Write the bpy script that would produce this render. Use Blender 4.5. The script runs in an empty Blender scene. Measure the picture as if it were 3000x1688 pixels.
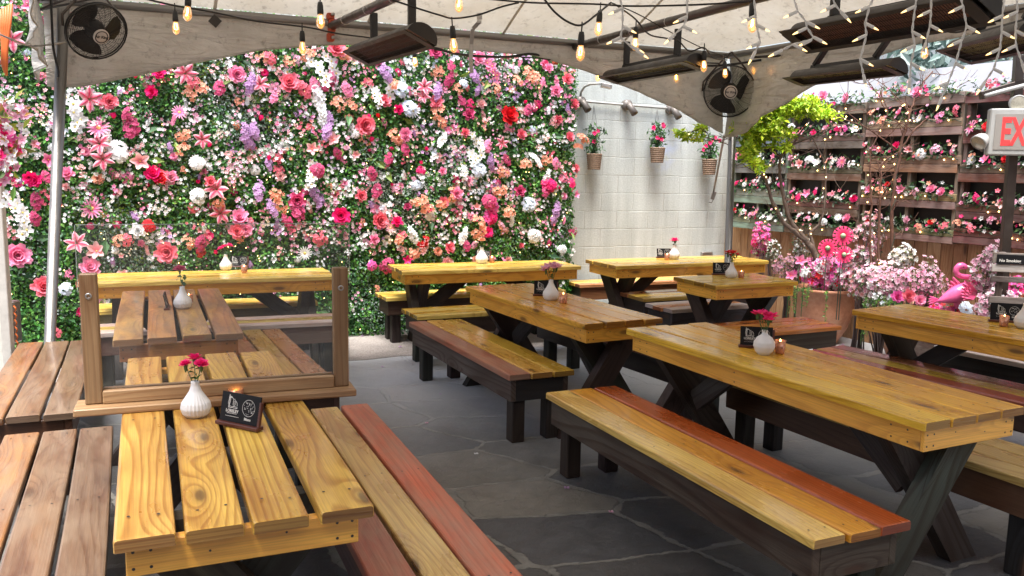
import bpy, math, random
import numpy as np
from mathutils import Vector, Matrix
SC=bpy.context.scene; COL=SC.collection
R=math.radians; PI=math.pi
rnd=random.Random(7)
# ---------------- camera model (used to survey the place: pixel of the 3000x1688 photo -> world point)
F_,PI_,RO_,H_=2494.0,R(8.07),R(1.06),1.701
def ray(u,v):
    uu=(u-1500)/F_; vv=(844-v)/F_
    c,s=math.cos(RO_),math.sin(RO_); x=uu*c-vv*s; y=uu*s+vv*c
    return Vector((x, math.cos(PI_)+y*math.sin(PI_), -math.sin(PI_)+y*math.cos(PI_)))
CAM=Vector((0,0,H_))
def atz(u,v,z): r=ray(u,v); return CAM+r*((z-H_)/r.z)
def aty(u,v,y): r=ray(u,v); return CAM+r*(y/r.y)
def atp(u,v,P,a):
    n=Vector((-math.sin(a),math.cos(a),0)); r=ray(u,v); return CAM+r*(n.dot(Vector((P[0],P[1],0)))/n.dot(r))
# ---------------- mesh builder
class MB:
    def __init__(s): s.v=[];s.f=[];s.m=[];s.c=[];s.uv=[];s.sm=[]
    def add(s,vs,fs,mi=0,col=(1,1,1),uvs=None,smooth=False):
        b=len(s.v); s.v.extend(tuple(p) for p in vs)
        for k,f in enumerate(fs):
            s.f.append([b+i for i in f]); s.m.append(mi); s.c.append(col); s.sm.append(smooth)
            s.uv.append(uvs[k] if uvs else [(vs[i][0],vs[i][1]) for i in f])
    def box(s,c,d,M=None,mi=0,col=(1,1,1),bev=0.0,off=None):
        """box centred c, size d, optional 3x3 M; uv u runs along the longest side (metres)"""
        hx,hy,hz=d[0]/2,d[1]/2,d[2]/2
        ax=max(range(3),key=lambda i:d[i]); o=off or (rnd.uniform(0,50),rnd.uniform(0,50))
        b=min(bev,hx*.45,hy*.45,hz*.45)
        P=[]
        if b<=0:
            P=[(x*hx,y*hy,z*hz) for x in(-1,1) for y in(-1,1) for z in(-1,1)]
            Fs=[(0,1,3,2),(4,6,7,5),(0,4,5,1),(2,3,7,6),(0,2,6,4),(1,5,7,3)]
        else:
            idx={}
            for x in(-1,1):
                for y in(-1,1):
                    for z in(-1,1):
                        for k in range(3):
                            q=[x*hx,y*hy,z*hz]
                            for j in range(3):
                                if j!=k: q[j]-= b*(x,y,z)[j]
                            idx[(x,y,z,k)]=len(P); P.append(tuple(q))
            Fs=[]
            for k in range(3):
                i,j=(k+1)%3,(k+2)%3
                for sg in(-1,1):
                    cs=[]
                    for a,bb in((-1,-1),(1,-1),(1,1),(-1,1)):
                        q=[0,0,0]; q[k]=sg;q[i]=a;q[j]=bb; cs.append(idx[(q[0],q[1],q[2],k)])
                    Fs.append(cs if sg>0 else cs[::-1])
            for k in range(3):
                i,j=(k+1)%3,(k+2)%3
                for a in(-1,1):
                    for bb in(-1,1):
                        q0=[0,0,0];q0[i]=a;q0[j]=bb
                        q1=list(q0);q0[k]=-1;q1[k]=1
                        f=[idx[(*q0,i)],idx[(*q1,i)],idx[(*q1,j)],idx[(*q0,j)]]
                        Fs.append(f if a*bb<0 else f[::-1])
            for x in(-1,1):
                for y in(-1,1):
                    for z in(-1,1):
                        f=[idx[(x,y,z,k)] for k in range(3)]
                        Fs.append(f if x*y*z>0 else f[::-1])
        ot=[i for i in range(3) if i!=ax]
        uvs=[[(P[i][ax]+o[0],P[i][ot[0]]+P[i][ot[1]]*1.0+o[1]) for i in f] for f in Fs]
        c=Vector(c)
        Q=[(M@Vector(p)+c) if M else (Vector(p)+c) for p in P]
        s.add(Q,Fs,mi,col,uvs)
    def beam(s,a,b,w,t,up=(0,0,1),mi=0,col=(1,1,1),bev=.003):
        a=Vector(a);b=Vector(b);x=(b-a);L=x.length;x.normalize();z=Vector(up);y=z.cross(x)
        if y.length<1e-4:y=Vector((0,1,0)).cross(x)
        y.normalize();z=x.cross(y)
        s.box((a+b)/2,(L,w,t),Matrix((x,y,z)).transposed(),mi,col,bev)
    def tube(s,pts,r,n=8,mi=0,col=(1,1,1),cap=True,smooth=True):
        pts=[Vector(p) for p in pts]; V=[];Fs=[]; prev=None; rr=r if hasattr(r,'__len__') else [r]*len(pts)
        for i,p in enumerate(pts):
            t=(pts[min(i+1,len(pts)-1)]-pts[max(i-1,0)]).normalized()
            if prev is None:
                a=Vector((0,0,1)) if abs(t.z)<.9 else Vector((1,0,0)); x=t.cross(a).normalized()
            else:
                x=(prev-t*prev.dot(t)); x=x.normalized() if x.length>1e-6 else t.orthogonal().normalized()
            prev=x; y=t.cross(x)
            for k in range(n):
                an=2*PI*k/n; V.append(p+(x*math.cos(an)+y*math.sin(an))*rr[i])
        for i in range(len(pts)-1):
            for k in range(n): Fs.append((i*n+k,i*n+(k+1)%n,(i+1)*n+(k+1)%n,(i+1)*n+k))
        if cap: Fs.append(tuple(range(n))[::-1]); Fs.append(tuple((len(pts)-1)*n+k for k in range(n)))
        s.add(V,Fs,mi,col,None,smooth)
    def lathe(s,prof,n=24,c=(0,0,0),M=None,mi=0,col=(1,1,1),rib=0,nr=0,smooth=True,cap=False,ribf=None):
        V=[];Fs=[];c=Vector(c)
        for i,(r,z) in enumerate(prof):
            for k in range(n):
                an=2*PI*k/n; q=r*(1+rib*math.cos(nr*an)) if rib else r
                if ribf: q=r*ribf(an,z)
                p=Vector((q*math.cos(an),q*math.sin(an),z)); V.append((M@p if M else p)+c)
        for i in range(len(prof)-1):
            for k in range(n): Fs.append((i*n+k,i*n+(k+1)%n,(i+1)*n+(k+1)%n,(i+1)*n+k))
        if cap: Fs.append(tuple(range(n))[::-1]); Fs.append(tuple((len(prof)-1)*n+k for k in range(n)))
        s.add(V,Fs,mi,col,None,smooth)
    def grid(s,P,nu,nv,mi=0,col=(1,1,1),smooth=True,uv=None):
        Fs=[];us=[]
        for i in range(nu-1):
            for j in range(nv-1):
                f=(i*nv+j,(i+1)*nv+j,(i+1)*nv+j+1,i*nv+j+1); Fs.append(f)
                us.append([uv[q] if uv else (P[q][0],P[q][2]) for q in f])
        s.add(P,Fs,mi,col,us,smooth)
    def build(s,name,mats,parent=None,loc=None,rz=None):
        me=bpy.data.meshes.new(name)
        me.from_pydata([tuple(p) for p in s.v],[],s.f)
        if not isinstance(mats,(list,tuple)): mats=[mats]
        for m in mats: me.materials.append(m)
        me.polygons.foreach_set('material_index',s.m); me.polygons.foreach_set('use_smooth',s.sm)
        uv=me.uv_layers.new(name='UVMap'); uv.data.foreach_set('uv',[c for l in s.uv for p in l for c in p])
        ca=me.color_attributes.new('tint','FLOAT_COLOR','CORNER')
        ca.data.foreach_set('color',[x for f,c in zip(s.f,s.c) for _ in f for x in (c[0],c[1],c[2],1.0)])
        me.validate(); me.update()
        o=bpy.data.objects.new(name,me); COL.objects.link(o)
        if parent: o.parent=parent
        if loc is not None: o.location=loc
        if rz is not None: o.rotation_euler=(0,0,rz)
        return o
def tag(o,label=None,cat=None,group=None,kind=None):
    if label:o['label']=label
    if cat:o['category']=cat
    if group:o['group']=group
    if kind:o['kind']=kind
    return o
def thing(name,label,cat,loc=(0,0,0),rz=0,group=None):
    o=bpy.data.objects.new(name,None); COL.objects.link(o); o.empty_display_size=.05
    o.location=loc; o.rotation_euler=(0,0,rz); tag(o,label,cat,group); return o
def text_mesh(txt,size,ext=.0006,font=None,bold=0):
    cu=bpy.data.curves.new('txt','FONT'); cu.body=txt; cu.size=size; cu.extrude=ext; cu.align_x='CENTER'; cu.align_y='CENTER'; cu.offset=bold
    cu.resolution_u=3
    o=bpy.data.objects.new('txt',cu); COL.objects.link(o)
    dg=bpy.context.evaluated_depsgraph_get(); dg.update(); me=bpy.data.meshes.new_from_object(o.evaluated_get(dg))
    vs=[v.co.copy() for v in me.vertices]; fs=[tuple(p.vertices) for p in me.polygons]
    bpy.data.objects.remove(o); bpy.data.meshes.remove(me); return vs,fs
def put_text(mb,txt,size,c,M,mi=0,col=(1,1,1),bold=0,sx=1.0):
    vs,fs=text_mesh(txt,size,bold=bold); c=Vector(c)
    mb.add([M@Vector((v.x*sx,v.y,v.z))+c for v in vs],fs,mi,col)
# ---------------- materials
def newmat(name):
    m=bpy.data.materials.new(name); m.use_nodes=True; nt=m.node_tree; nt.nodes.clear()
    out=nt.nodes.new('ShaderNodeOutputMaterial'); return m,nt,out
def nd(nt,t,props=None,**ins):
    n=nt.nodes.new('ShaderNode'+t)
    for k,v in (props or {}).items(): setattr(n,k,v)
    for k,v in ins.items():
        key=k.replace('_',' ')
        sock=n.inputs[int(k[1:])] if (k[0]=='i' and k[1:].isdigit()) else n.inputs[key]
        if isinstance(v,bpy.types.NodeSocket): nt.links.new(v,sock)
        elif isinstance(v,bpy.types.Node): nt.links.new(v.outputs[0],sock)
        else:
            if isinstance(v,(tuple,list)) and len(v)==3 and sock.type=='RGBA': v=(*v,1)
            sock.default_value=v
    return n
def ramp(nt,fac,stops,interp='LINEAR'):
    n=nt.nodes.new('ShaderNodeValToRGB'); nt.links.new(fac if isinstance(fac,bpy.types.NodeSocket) else fac.outputs[0],n.inputs[0])
    cr=n.color_ramp; cr.interpolation=interp
    while len(cr.elements)>1: cr.elements.remove(cr.elements[0])
    for i,(p,c) in enumerate(stops):
        e=cr.elements[0] if i==0 else cr.elements.new(p)
        e.position=p; c=(c,c,c) if not hasattr(c,'__len__') else c; e.color=(*c[:3],1)
    return n
def mix(nt,fac,a,b,mode='MIX'):
    n=nt.nodes.new('ShaderNodeMix'); n.data_type='RGBA'; n.blend_type=mode
    for sock,v in ((n.inputs[0],fac),(n.inputs[6],a),(n.inputs[7],b)):
        if isinstance(v,bpy.types.Node): v=v.outputs[0]
        if isinstance(v,bpy.types.NodeSocket): nt.links.new(v,sock)
        else: sock.default_value=(*v,1) if hasattr(v,'__len__') and len(v)==3 else v
    return n.outputs[2]
def mth(nt,op,a,b=0,c=None):
    n=nt.nodes.new('ShaderNodeMath'); n.operation=op
    for i,v in enumerate((a,b,c)):
        if v is None: continue
        if isinstance(v,bpy.types.Node): v=v.outputs[0]
        if isinstance(v,bpy.types.NodeSocket): nt.links.new(v,n.inputs[i])
        else: n.inputs[i].default_value=v
    return n.outputs[0]
def bsdf(nt,out,**k):
    p=nd(nt,'BsdfPrincipled',None,**k); nt.links.new(p.outputs[0],out.inputs[0]); return p
def bump(nt,h,st=.3,dist=.01): return nd(nt,'Bump',None,Height=h,Strength=st,Distance=dist).outputs[0]
def plain(name,col,rough=.5,metal=0,var=.12,scale=12,bmp=.0,**k):
    """painted / metal / plastic surface with faint mottling"""
    m,nt,out=newmat(name); tc=nd(nt,'TexCoord'); no=nd(nt,'TexNoise',None,Vector=tc.outputs['Object'],Scale=scale,Detail=5.0,Roughness=.65)
    c=mix(nt,no.outputs['Fac'],tuple(x*(1-var*1.6) for x in col),tuple(min(1,x*(1+var)) for x in col))
    ro=ramp(nt,no.outputs['Fac'],[(.3,max(0,rough-.1)),(.7,min(1,rough+.12))])
    p=bsdf(nt,out,Base_Color=c,Roughness=ro.outputs[0],Metallic=metal,**k)
    if bmp: nt.links.new(bump(nt,no.outputs['Fac'],bmp),p.inputs['Normal'])
    return m
def tinted(name,rough=.5,metal=0,trans=0,var=.15,scale=20,coat=0,sss=0):
    m,nt,out=newmat(name); at=nd(nt,'Attribute',{'attribute_name':'tint'}); tc=nd(nt,'TexCoord')
    no=nd(nt,'TexNoise',None,Vector=tc.outputs['Object'],Scale=scale,Detail=3.0)
    k=ramp(nt,no.outputs['Fac'],[(.3,1-var),(.7,1+var*.3)])
    c=mix(nt,1.0,at.outputs['Color'],k.outputs[0],'MULTIPLY')
    p=bsdf(nt,out,Base_Color=c,Roughness=rough,Metallic=metal,Coat_Weight=coat)
    if trans:
        t=nd(nt,'BsdfTranslucent',None,Color=c); mx=nd(nt,'MixShader',None,i0=trans); nt.links.new(p.outputs[0],mx.inputs[1]); nt.links.new(t.outputs[0],mx.inputs[2]); nt.links.new(mx.outputs[0],out.inputs[0])
    return m
def wood(name,rough=.3,coat=.5,gscale=1.0,grain=.45,wear=0.0,wearcol=(.45,.4,.36),knots=True,bmp=.15,spec=.5,blotch=.25):
    """plank wood: uv u runs along the board in metres, v across"""
    m,nt,out=newmat(name); at=nd(nt,'Attribute',{'attribute_name':'tint'}); uv=nd(nt,'UVMap')
    sx=nd(nt,'SeparateXYZ',None,Vector=uv.outputs[0])
    # knots
    kv=nd(nt,'Mapping',None,Vector=uv.outputs[0],Scale=(1.5,5.0,1)); vo=nd(nt,'TexVoronoi',{'feature':'F1','voronoi_dimensions':'2D'},Vector=kv,Scale=1.0,Randomness=1.0)
    ks=nd(nt,'SeparateColor',None,Color=vo.outputs['Color'])
    on=mth(nt,'GREATER_THAN',ks.outputs[0],.58)
    kd=vo.outputs['Distance']
    bulge=mth(nt,'MULTIPLY',mth(nt,'POWER',2.7183,mth(nt,'MULTIPLY',mth(nt,'MULTIPLY',kd,kd),-16.0)),on)
    # grain field
    lv=nd(nt,'Mapping',None,Vector=uv.outputs[0],Scale=(.55,4.0,1)); ln=nd(nt,'TexNoise',None,Vector=lv,Scale=1.0,Detail=1.5,Roughness=.45)
    fld=mth(nt,'ADD',mth(nt,'MULTIPLY',sx.outputs[1],9.0*gscale),mth(nt,'MULTIPLY',ln.outputs['Fac'],5.0))
    fld=mth(nt,'ADD',fld,mth(nt,'MULTIPLY',bulge,1.4))
    f1=mth(nt,'FRACT',mth(nt,'MULTIPLY',fld,2.3))
    ring=ramp(nt,f1,[(0,.05),(.5,.22),(.78,1.0),(.9,.95),(1,.05)])
    fv=nd(nt,'Mapping',None,Vector=uv.outputs[0],Scale=(3.0,170.0,1)); fn=nd(nt,'TexNoise',None,Vector=fv,Scale=1.0,Detail=3.0,Roughness=.6)
    bv=nd(nt,'Mapping',None,Vector=uv.outputs[0],Scale=(1.6,5.0,1)); bn=nd(nt,'TexNoise',None,Vector=bv,Scale=1.0,Detail=4.0,Roughness=.6)
    c=at.outputs['Color']
    dark=mix(nt,1.0,c,(.48,.29,.14),'MULTIPLY')
    c=mix(nt,mth(nt,'MULTIPLY',ring.outputs[0],grain),c,dark)
    fk=ramp(nt,fn.outputs['Fac'],[(.3,.78),(.65,1.08)]); c=mix(nt,1.0,c,fk.outputs[0],'MULTIPLY')
    bk=ramp(nt,bn.outputs['Fac'],[(.3,(1-blotch,1-blotch*1.35,1-blotch*1.5)),(.68,(1.08,1.1,1.12))]); c=mix(nt,1.0,c,bk.outputs[0],'MULTIPLY')
    if knots:
        kc=mth(nt,'MULTIPLY',ramp(nt,kd,[(0,1),(.05,.9),(.085,.3),(.15,0)]).outputs[0],on); c=mix(nt,mth(nt,'MULTIPLY',kc,.8),c,(.05,.02,.008))
    h=mth(nt,'ADD',mth(nt,'MULTIPLY',ring.outputs[0],.3),fn.outputs['Fac'])
    ro=ramp(nt,bn.outputs['Fac'],[(.3,max(.04,rough-.08)),(.7,rough+.16)]).outputs[0]
    if wear:
        wv=nd(nt,'Mapping',None,Vector=uv.outputs[0],Scale=(2.2,9.0,1)); wn=nd(nt,'TexNoise',None,Vector=wv,Scale=1.0,Detail=8.0,Roughness=.72)
        wf=ramp(nt,wn.outputs['Fac'],[(.5-wear*.16,0),(.56,.75),(.62,.95)]).outputs[0]
        wf=mth(nt,'MULTIPLY',wf,mth(nt,'ADD',mth(nt,'MULTIPLY',fn.outputs['Fac'],1.0),.3))
        c=mix(nt,mth(nt,'MULTIPLY',wf,min(1,wear)),c,wearcol); ro=mth(nt,'ADD',ro,mth(nt,'MULTIPLY',wf,.3))
    p=bsdf(nt,out,Base_Color=c,Roughness=ro,Specular_IOR_Level=spec,Coat_Weight=coat,Coat_Roughness=.12)
    nt.links.new(bump(nt,h,bmp,.004),p.inputs['Normal'])
    if coat: nt.links.new(bump(nt,bn.outputs['Fac'],.12,.01),p.inputs['Coat Normal'])
    return m
M={}
M['varn']=wood('varnished_pine',.25,.4,1.5,.42,blotch=.30,bmp=.12,spec=.32)
M['varn_e']=wood('bold_grained_varnished_pine',.27,.4,1.55,.62,blotch=.42,bmp=.14,spec=.32)
M['varn_worn']=wood('worn_varnished_pine',.36,.35,1.0,.6,wear=.9,wearcol=(.21,.145,.09),bmp=.3,blotch=.5)
M['apron']=wood('yellow_pine_apron',.34,.4,.6,.3,blotch=.2,bmp=.08)
M['paint']=wood('worn_painted_pine',.5,.15,1.0,.4,wear=.7,wearcol=(.34,.24,.16),bmp=.25,blotch=.4)
M['dark']=wood('dark_stained_wood',.6,.0,.8,.8,blotch=.6,bmp=.35,knots=True)
M['rail']=wood('brown_rail_wood',.5,.1,1.3,.4,blotch=.35)
M['cedar']=wood('cedar_fence_board',.6,.05,.9,.45,blotch=.35)
M['pallet']=wood('weathered_pallet_board',.75,0,1.0,.4,wear=.5,wearcol=(.3,.27,.24),blotch=.45,bmp=.35)
M['mint']=wood('mint_washed_pallet_board',.75,0,1.0,.3,wear=.9,wearcol=(.13,.12,.1),blotch=.4,bmp=.35)
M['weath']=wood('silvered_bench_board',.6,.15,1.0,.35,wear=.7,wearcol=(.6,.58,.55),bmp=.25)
M['blackm']=plain('black_powder_coat',(.018,.017,.017),.42,.2)
M['steel']=plain('galvanised_steel',(.42,.4,.38),.35,.9,.15,30)
M['pole']=plain('satin_aluminium_pole',(.27,.255,.24),.38,.75,.12,8)
M['screw']=plain('screw_head',(.06,.055,.05),.5,.6)
M['ceramic']=plain('white_ceramic',(.72,.71,.69),.35,0,.03,8)
M['petal']=tinted('petal',.6,0,.3,.08)
M['leaf']=tinted('leaf',.55,0,.18,.15,6)
M['tint']=tinted('painted',.5)
M['tintg']=tinted('glossy_painted',.25,coat=.4)
M['rubber']=plain('black_cable_rubber',(.012,.012,.012),.5)
EXPO=1.65
# ================= furniture
SCREW=(.05,.045,.04)
def plank_into(mb,x0,x1,y0,y1,z0,z1,col,mi=0,r=.008,warp=0.0,emi=None,ecol=None):
    """rounded plank along x, ends eased, uv along the board"""
    o=(rnd.uniform(0,60),rnd.uniform(0,60)); w=y1-y0
    sec=[(y0,z0+.002),(y0,z1-r),(y0+r*.3,z1-r*.3),(y0+r,z1),(y1-r,z1),(y1-r*.3,z1-r*.3),(y1,z1-r),(y1,z0+.002),(y1-.004,z0),(y0+.004,z0)]
    yc,zc=(y0+y1)/2,(z0+z1)/2; nx=7; e=.005
    xs=[x0,x0+e]+[x0+e+(x1-x0-2*e)*i/nx for i in range(1,nx)]+[x1-e,x1]
    V=[];n=len(sec)
    for i,x in enumerate(xs):
        end=i in(0,len(xs)-1); f=(x-x0)/(x1-x0)
        dy=warp*math.sin(f*PI*1.3+o[0])*.6; dz=warp*math.sin(f*PI+o[1])*.35
        for (y,z) in sec:
            if end: y=yc+(y-yc)*(1-e/w*1.2); z=zc+(z-zc)*(1-.12)
            V.append((x,y+dy,z+dz))
    Fs=[];us=[]
    per=[0]
    for k in range(n): a=sec[k];b=sec[(k+1)%n]; per.append(per[-1]+math.hypot(a[0]-b[0],a[1]-b[1]))
    for i in range(len(xs)-1):
        for k in range(n):
            Fs.append((i*n+k,(i+1)*n+k,(i+1)*n+(k+1)%n,i*n+(k+1)%n))
            us.append([(xs[i]+o[0],per[k]+o[1]),(xs[i+1]+o[0],per[k]+o[1]),(xs[i+1]+o[0],per[k+1]+o[1]),(xs[i]+o[0],per[k+1]+o[1])])
    Fs=[f[::-1] for f in Fs]; us=[u[::-1] for u in us]
    mb.add(V,Fs,mi,col,us)
    ec=ecol or (col[0]*.42,col[1]*.36,col[2]*.45)
    for i,flip in((0,False),(len(xs)-1,True)):
        f=[i*n+k for k in range(n)]
        if flip: f=f[::-1]
        mb.add([V[q] for q in f],[tuple(range(n))],mi if emi is None else emi,ec,[[(V[q][1]*.35+o[0],V[q][2]*1.6+o[1]) for q in f]])
def dots(mb,pts,nrm,r=.0045,mi=1):
    nrm=Vector(nrm).normalized(); x=nrm.orthogonal().normalized(); y=nrm.cross(x)
    for p in pts:
        p=Vector(p); V=[p+(x*math.cos(a)+y*math.sin(a))*r+nrm*.0008 for a in [2*PI*k/7 for k in range(7)]]
        mb.add(V,[tuple(range(7))],mi,SCREW)
APR=(.86,.44,.06)
LEGC=(.036,.029,.023)
def table(name,label,x,y,a,L,W,cols,gap=.006,ov=.045,apr=APR,leg=LEGC,mat='varn',group='picnic tables of varnished boards',z=.76,inset=.17,brace=True,ap_side=.028,legs=(1,1)):
    t=thing('picnic_table',label,'table',(x,y,0),R(a),group)
    n=len(cols); bw=(W-gap*(n-1))/n; th=.038; mb=MB()
    for i,c in enumerate(cols):
        y0=i*(bw+gap); j0=rnd.uniform(-.008,.008); j1=rnd.uniform(-.008,.008)
        plank_into(mb,j0,L+j1,y0,y0+bw,z-th,z+rnd.uniform(-.0015,.0015),c,warp=.0035 if gap<.015 else .006)
        for xx in (.06+ov,L*.5,L-.06-ov):
            dots(mb,[(xx+rnd.uniform(-.01,.01),y0+bw*.25,z+.0015),(xx+rnd.uniform(-.02,.02),y0+bw*.75,z+.0015)],(0,0,1),.0048)
    mb.build('tabletop',[M[mat],M['screw']],t)
    zt=z-th-.0005; h=.092; y0=ap_side; y1=W-ap_side; x0=ov; x1=L-ov; tk=.036
    for s_,yy in ((0,y0),(1,y1)):
        m=MB(); m.box(((x0+x1)/2,yy+(tk/2 if s_==0 else -tk/2),zt-h/2),(x1-x0,tk,h),col=apr,bev=.003)
        ny=-1 if s_==0 else 1
        for xx in (.03,.065,.45,.93,.97) if s_==0 else (.03,.97):
            px=x0+(x1-x0)*xx; dots(m,[(px,yy,zt-.022),(px+.004,yy,zt-h+.022)],(0,ny,0))
        m.build('side_apron',[M['apron'],M['screw']],t)
    for s_,xx in ((0,x0),(1,x1)):
        m=MB(); m.box((xx+(-.018 if s_==0 else .018)+(.0185 if s_==0 else -.0185),(y0+y1)/2,zt-h/2-.0005),(.036,y1-y0-2*tk-.001,h-.001),col=apr,bev=.002)
        m.box((xx+(-.0095 if s_==0 else .0095),(y0+y1)/2,zt-h/2),(.018,y1-y0,h),col=tuple(c*1.05 for c in apr),bev=.003)
        nx=-1 if s_==0 else 1; xf=xx+(-.0185 if s_==0 else .0185)
        for ff in (.03,.10,.9,.97): dots(m,[(xf,y0+(y1-y0)*ff,zt-.024),(xf,y0+(y1-y0)*ff,zt-h+.022)],(nx,0,0))
        dots(m,[(xf,y0+(y1-y0)*.33,zt-.03),(xf,y0+(y1-y0)*.66,zt-.05)],(nx,0,0),.0035)
        m.build('end_apron',[M['apron'],M['screw']],t)
    ztop=zt-.004; hw=W/2-.10; yc=W/2; fb=W/2-.0
    for s_ in (0,1):
        if not legs[s_]: continue
        for k,sg in ((0,1),(1,-1)):
            xi=inset+k*.072; xx=xi if s_==0 else L-xi
            bw2=.135; bt=.07
            top=(yc+sg*hw); bot=(yc-sg*fb)
            # beam in the yz plane, cut flat at floor and top, outer top corner clipped
            d=Vector((bot-top,0-ztop)); Ld=d.length; dn=d/Ld; hwid=bw2/2/abs(dn.y)
            prof=[(top-hwid,ztop),(top+hwid,ztop),(bot+hwid,0),(bot-hwid,0)]
            # clip outer top corner vertically
            if sg>0:
                lim=yc+hw+hwid*.55; zz=ztop+(lim-(top+hwid))/(d.x/d.y) if abs(d.x)>1e-6 else ztop
                prof=[(top-hwid,ztop),(lim,ztop),(lim,ztop-(.09)),(bot+hwid,0),(bot-hwid,0)]
            else:
                lim=yc-hw-hwid*.55
                prof=[(lim,ztop),(top+hwid,ztop),(bot+hwid,0),(bot-hwid,0),(lim,ztop-.09)]
            V=[(xx-bt/2,p[0],p[1]) for p in prof]+[(xx+bt/2,p[0],p[1]) for p in prof]; n_=len(prof)
            oo=(rnd.uniform(0,50),rnd.uniform(0,50))
            def uvf(p): q=Vector((p[1]-top,p[2]-ztop)); return (q.dot(dn)+oo[0], q.x*dn.y-q.y*dn.x+p[0]+oo[1])
            Fs=[tuple(range(n_)),tuple(range(2*n_-1,n_-1,-1))]+[(i,i+n_,(i+1)%n_+n_,(i+1)%n_) for i in range(n_)]
            m=MB(); lc=tuple(c*rnd.uniform(.75,1.35) for c in leg)
            m.add(V,[f[::-1] for f in Fs],0,lc,[[uvf(V[i]) for i in f[::-1]] for f in Fs]); m.build('leg',M['dark'],t)
        if brace:
            m=MB(); xa=inset+.13; 
            A=(xa,yc,.36); B=(min(L*.5-.02,xa+.42),yc,ztop-.03)
            if s_: A=(L-A[0],yc,A[2]); B=(L-B[0],yc,B[2])
            m.beam(A,B,.036,.12,col=tuple(c*1.2 for c in leg)); m.build('brace',M['dark'],t)
    return t
def bench(label,x,y,a,L,W,cols,face,leg=LEGC,mat='varn',z=.457,gap=.006,group='low benches beside the picnic tables',ov=.03,side=.022,ah=.14,fm='dark',legx=.078,warp=.004,endc=None):
    t=thing('bench',label,'bench',(x,y,0),R(a),group)
    n=len(cols); bw=(W-gap*(n-1))/n; th=.036; mb=MB()
    for i,c in enumerate(cols):
        y0=i*(bw+gap); mi=0; cc=c
        if len(c)==4: mi={'v':0,'p':1,'w':2,'y':3}[c[3]]; cc=c[:3]
        plank_into(mb,rnd.uniform(-.008,.008),L+rnd.uniform(-.008,.008),y0,y0+bw,z-th,z+rnd.uniform(-.001,.002),cc,mi,warp=warp)
        for xx in (.07,L*.5,L-.07): dots(mb,[(xx+rnd.uniform(-.01,.01),y0+bw*.25,z+.002),(xx,y0+bw*.75,z+.002)],(0,0,1),.0045,4)
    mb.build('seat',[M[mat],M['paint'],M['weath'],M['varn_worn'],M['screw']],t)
    zt=z-th-.0006; tk=.036; x0=ov;x1=L-ov;y0=side;y1=W-side
    for s_,yy in ((0,y0+tk/2),(1,y1-tk/2)):
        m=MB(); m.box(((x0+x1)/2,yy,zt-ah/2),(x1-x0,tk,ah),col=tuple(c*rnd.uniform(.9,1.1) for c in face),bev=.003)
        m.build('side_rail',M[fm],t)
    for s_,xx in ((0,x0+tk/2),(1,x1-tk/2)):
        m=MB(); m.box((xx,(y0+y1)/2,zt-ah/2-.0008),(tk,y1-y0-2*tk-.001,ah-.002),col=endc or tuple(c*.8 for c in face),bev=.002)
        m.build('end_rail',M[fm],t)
    ls=.088
    for xx in (legx+ls/2,L-legx-ls/2):
        for yy in (y0+tk+ls/2+.0006,y1-tk-ls/2-.0006):
            m=MB(); m.box((xx,yy,(zt-.002)/2),(ls,ls,zt-.002),col=tuple(c*rnd.uniform(.6,1.2) for c in leg),bev=.006); m.build('leg',M['dark'],t)
    return t
Y1=(.86,.58,.10);Y2=(.78,.49,.07);Y3=(.88,.66,.17);BR=(.34,.17,.06);OR=(.50,.20,.035)
TA=[(.84,.54,.055),(.80,.46,.04),(.80,.44,.04),(.74,.40,.045)]
table('A','long varnished picnic table at the right front holding the round white vase of crimson flowers',.690,5.009,-63.8,2.06,.60,TA,gap=.009,leg=(.068,.053,.038))
table('B','reddish brown varnished table in the middle holding the dimpled vase of pale pink flowers',-.370,6.686,-62.2,1.76,.59,[(.80,.44,.055),(.72,.37,.045),(.72,.36,.045),(.72,.39,.055)],gap=.008)
table('D','picnic table behind the glass divider with the dark red carnation vase',-1.493,4.665,113.1,1.82,.663,[(.62,.30,.07),(.62,.35,.07),(.60,.28,.07),(.62,.34,.08)],gap=.022,mat='varn_worn',apr=(.33,.13,.045))
table('E','nearest picnic table, wide yellow boards, with the ribbed vase and a menu',-.378,2.271,113.2,2.14,.663,[(.66,.40,.075),(.72,.46,.085),(.68,.42,.08),(.64,.385,.09)],gap=.024,ov=.075,inset=.22,mat='varn_e')
table('J','bright yellow table along the left part of the flower wall seen through the glass',-3.247,6.471,22.5,1.89,.60,[Y3,Y1,Y3,Y1],gap=.008)
table('M','yellow table before the middle of the flower wall, pale peach flower in its vase',-.986,7.597,21.5,1.78,.56,[Y3,Y1,Y3,Y1],gap=.008)
table('P','yellow table before the painted block wall with a pink carnation vase',1.016,8.322,23.7,1.9,.612,[(.78,.53,.10)]*4,gap=.008)
table('S','short yellow table beside the terracotta pot with red flowers in its vase',1.696,7.009,24.7,.89,.611,[(.80,.53,.07),(.74,.47,.06),(.80,.53,.07),(.74,.47,.06)],gap=.008,inset=.13,brace=False)
table('U','yellow table at the right edge below the flamingo and the no smoking sign',2.368,5.869,-58.5,1.9,.627,[(.72,.38,.035),(.78,.44,.04),(.80,.50,.05),(.82,.54,.06)],gap=.008)
GY=(.045,.038,.032)
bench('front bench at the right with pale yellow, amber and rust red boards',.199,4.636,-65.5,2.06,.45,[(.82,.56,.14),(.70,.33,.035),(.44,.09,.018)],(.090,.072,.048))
bench('middle bench with one brick red board beside two yellow boards',-.821,6.723,-64.5,1.90,.443,[(.38,.115,.05,'p'),(.74,.45,.09),(.66,.44,.06)],(.095,.075,.06),endc=(.02,.018,.017))
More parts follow.
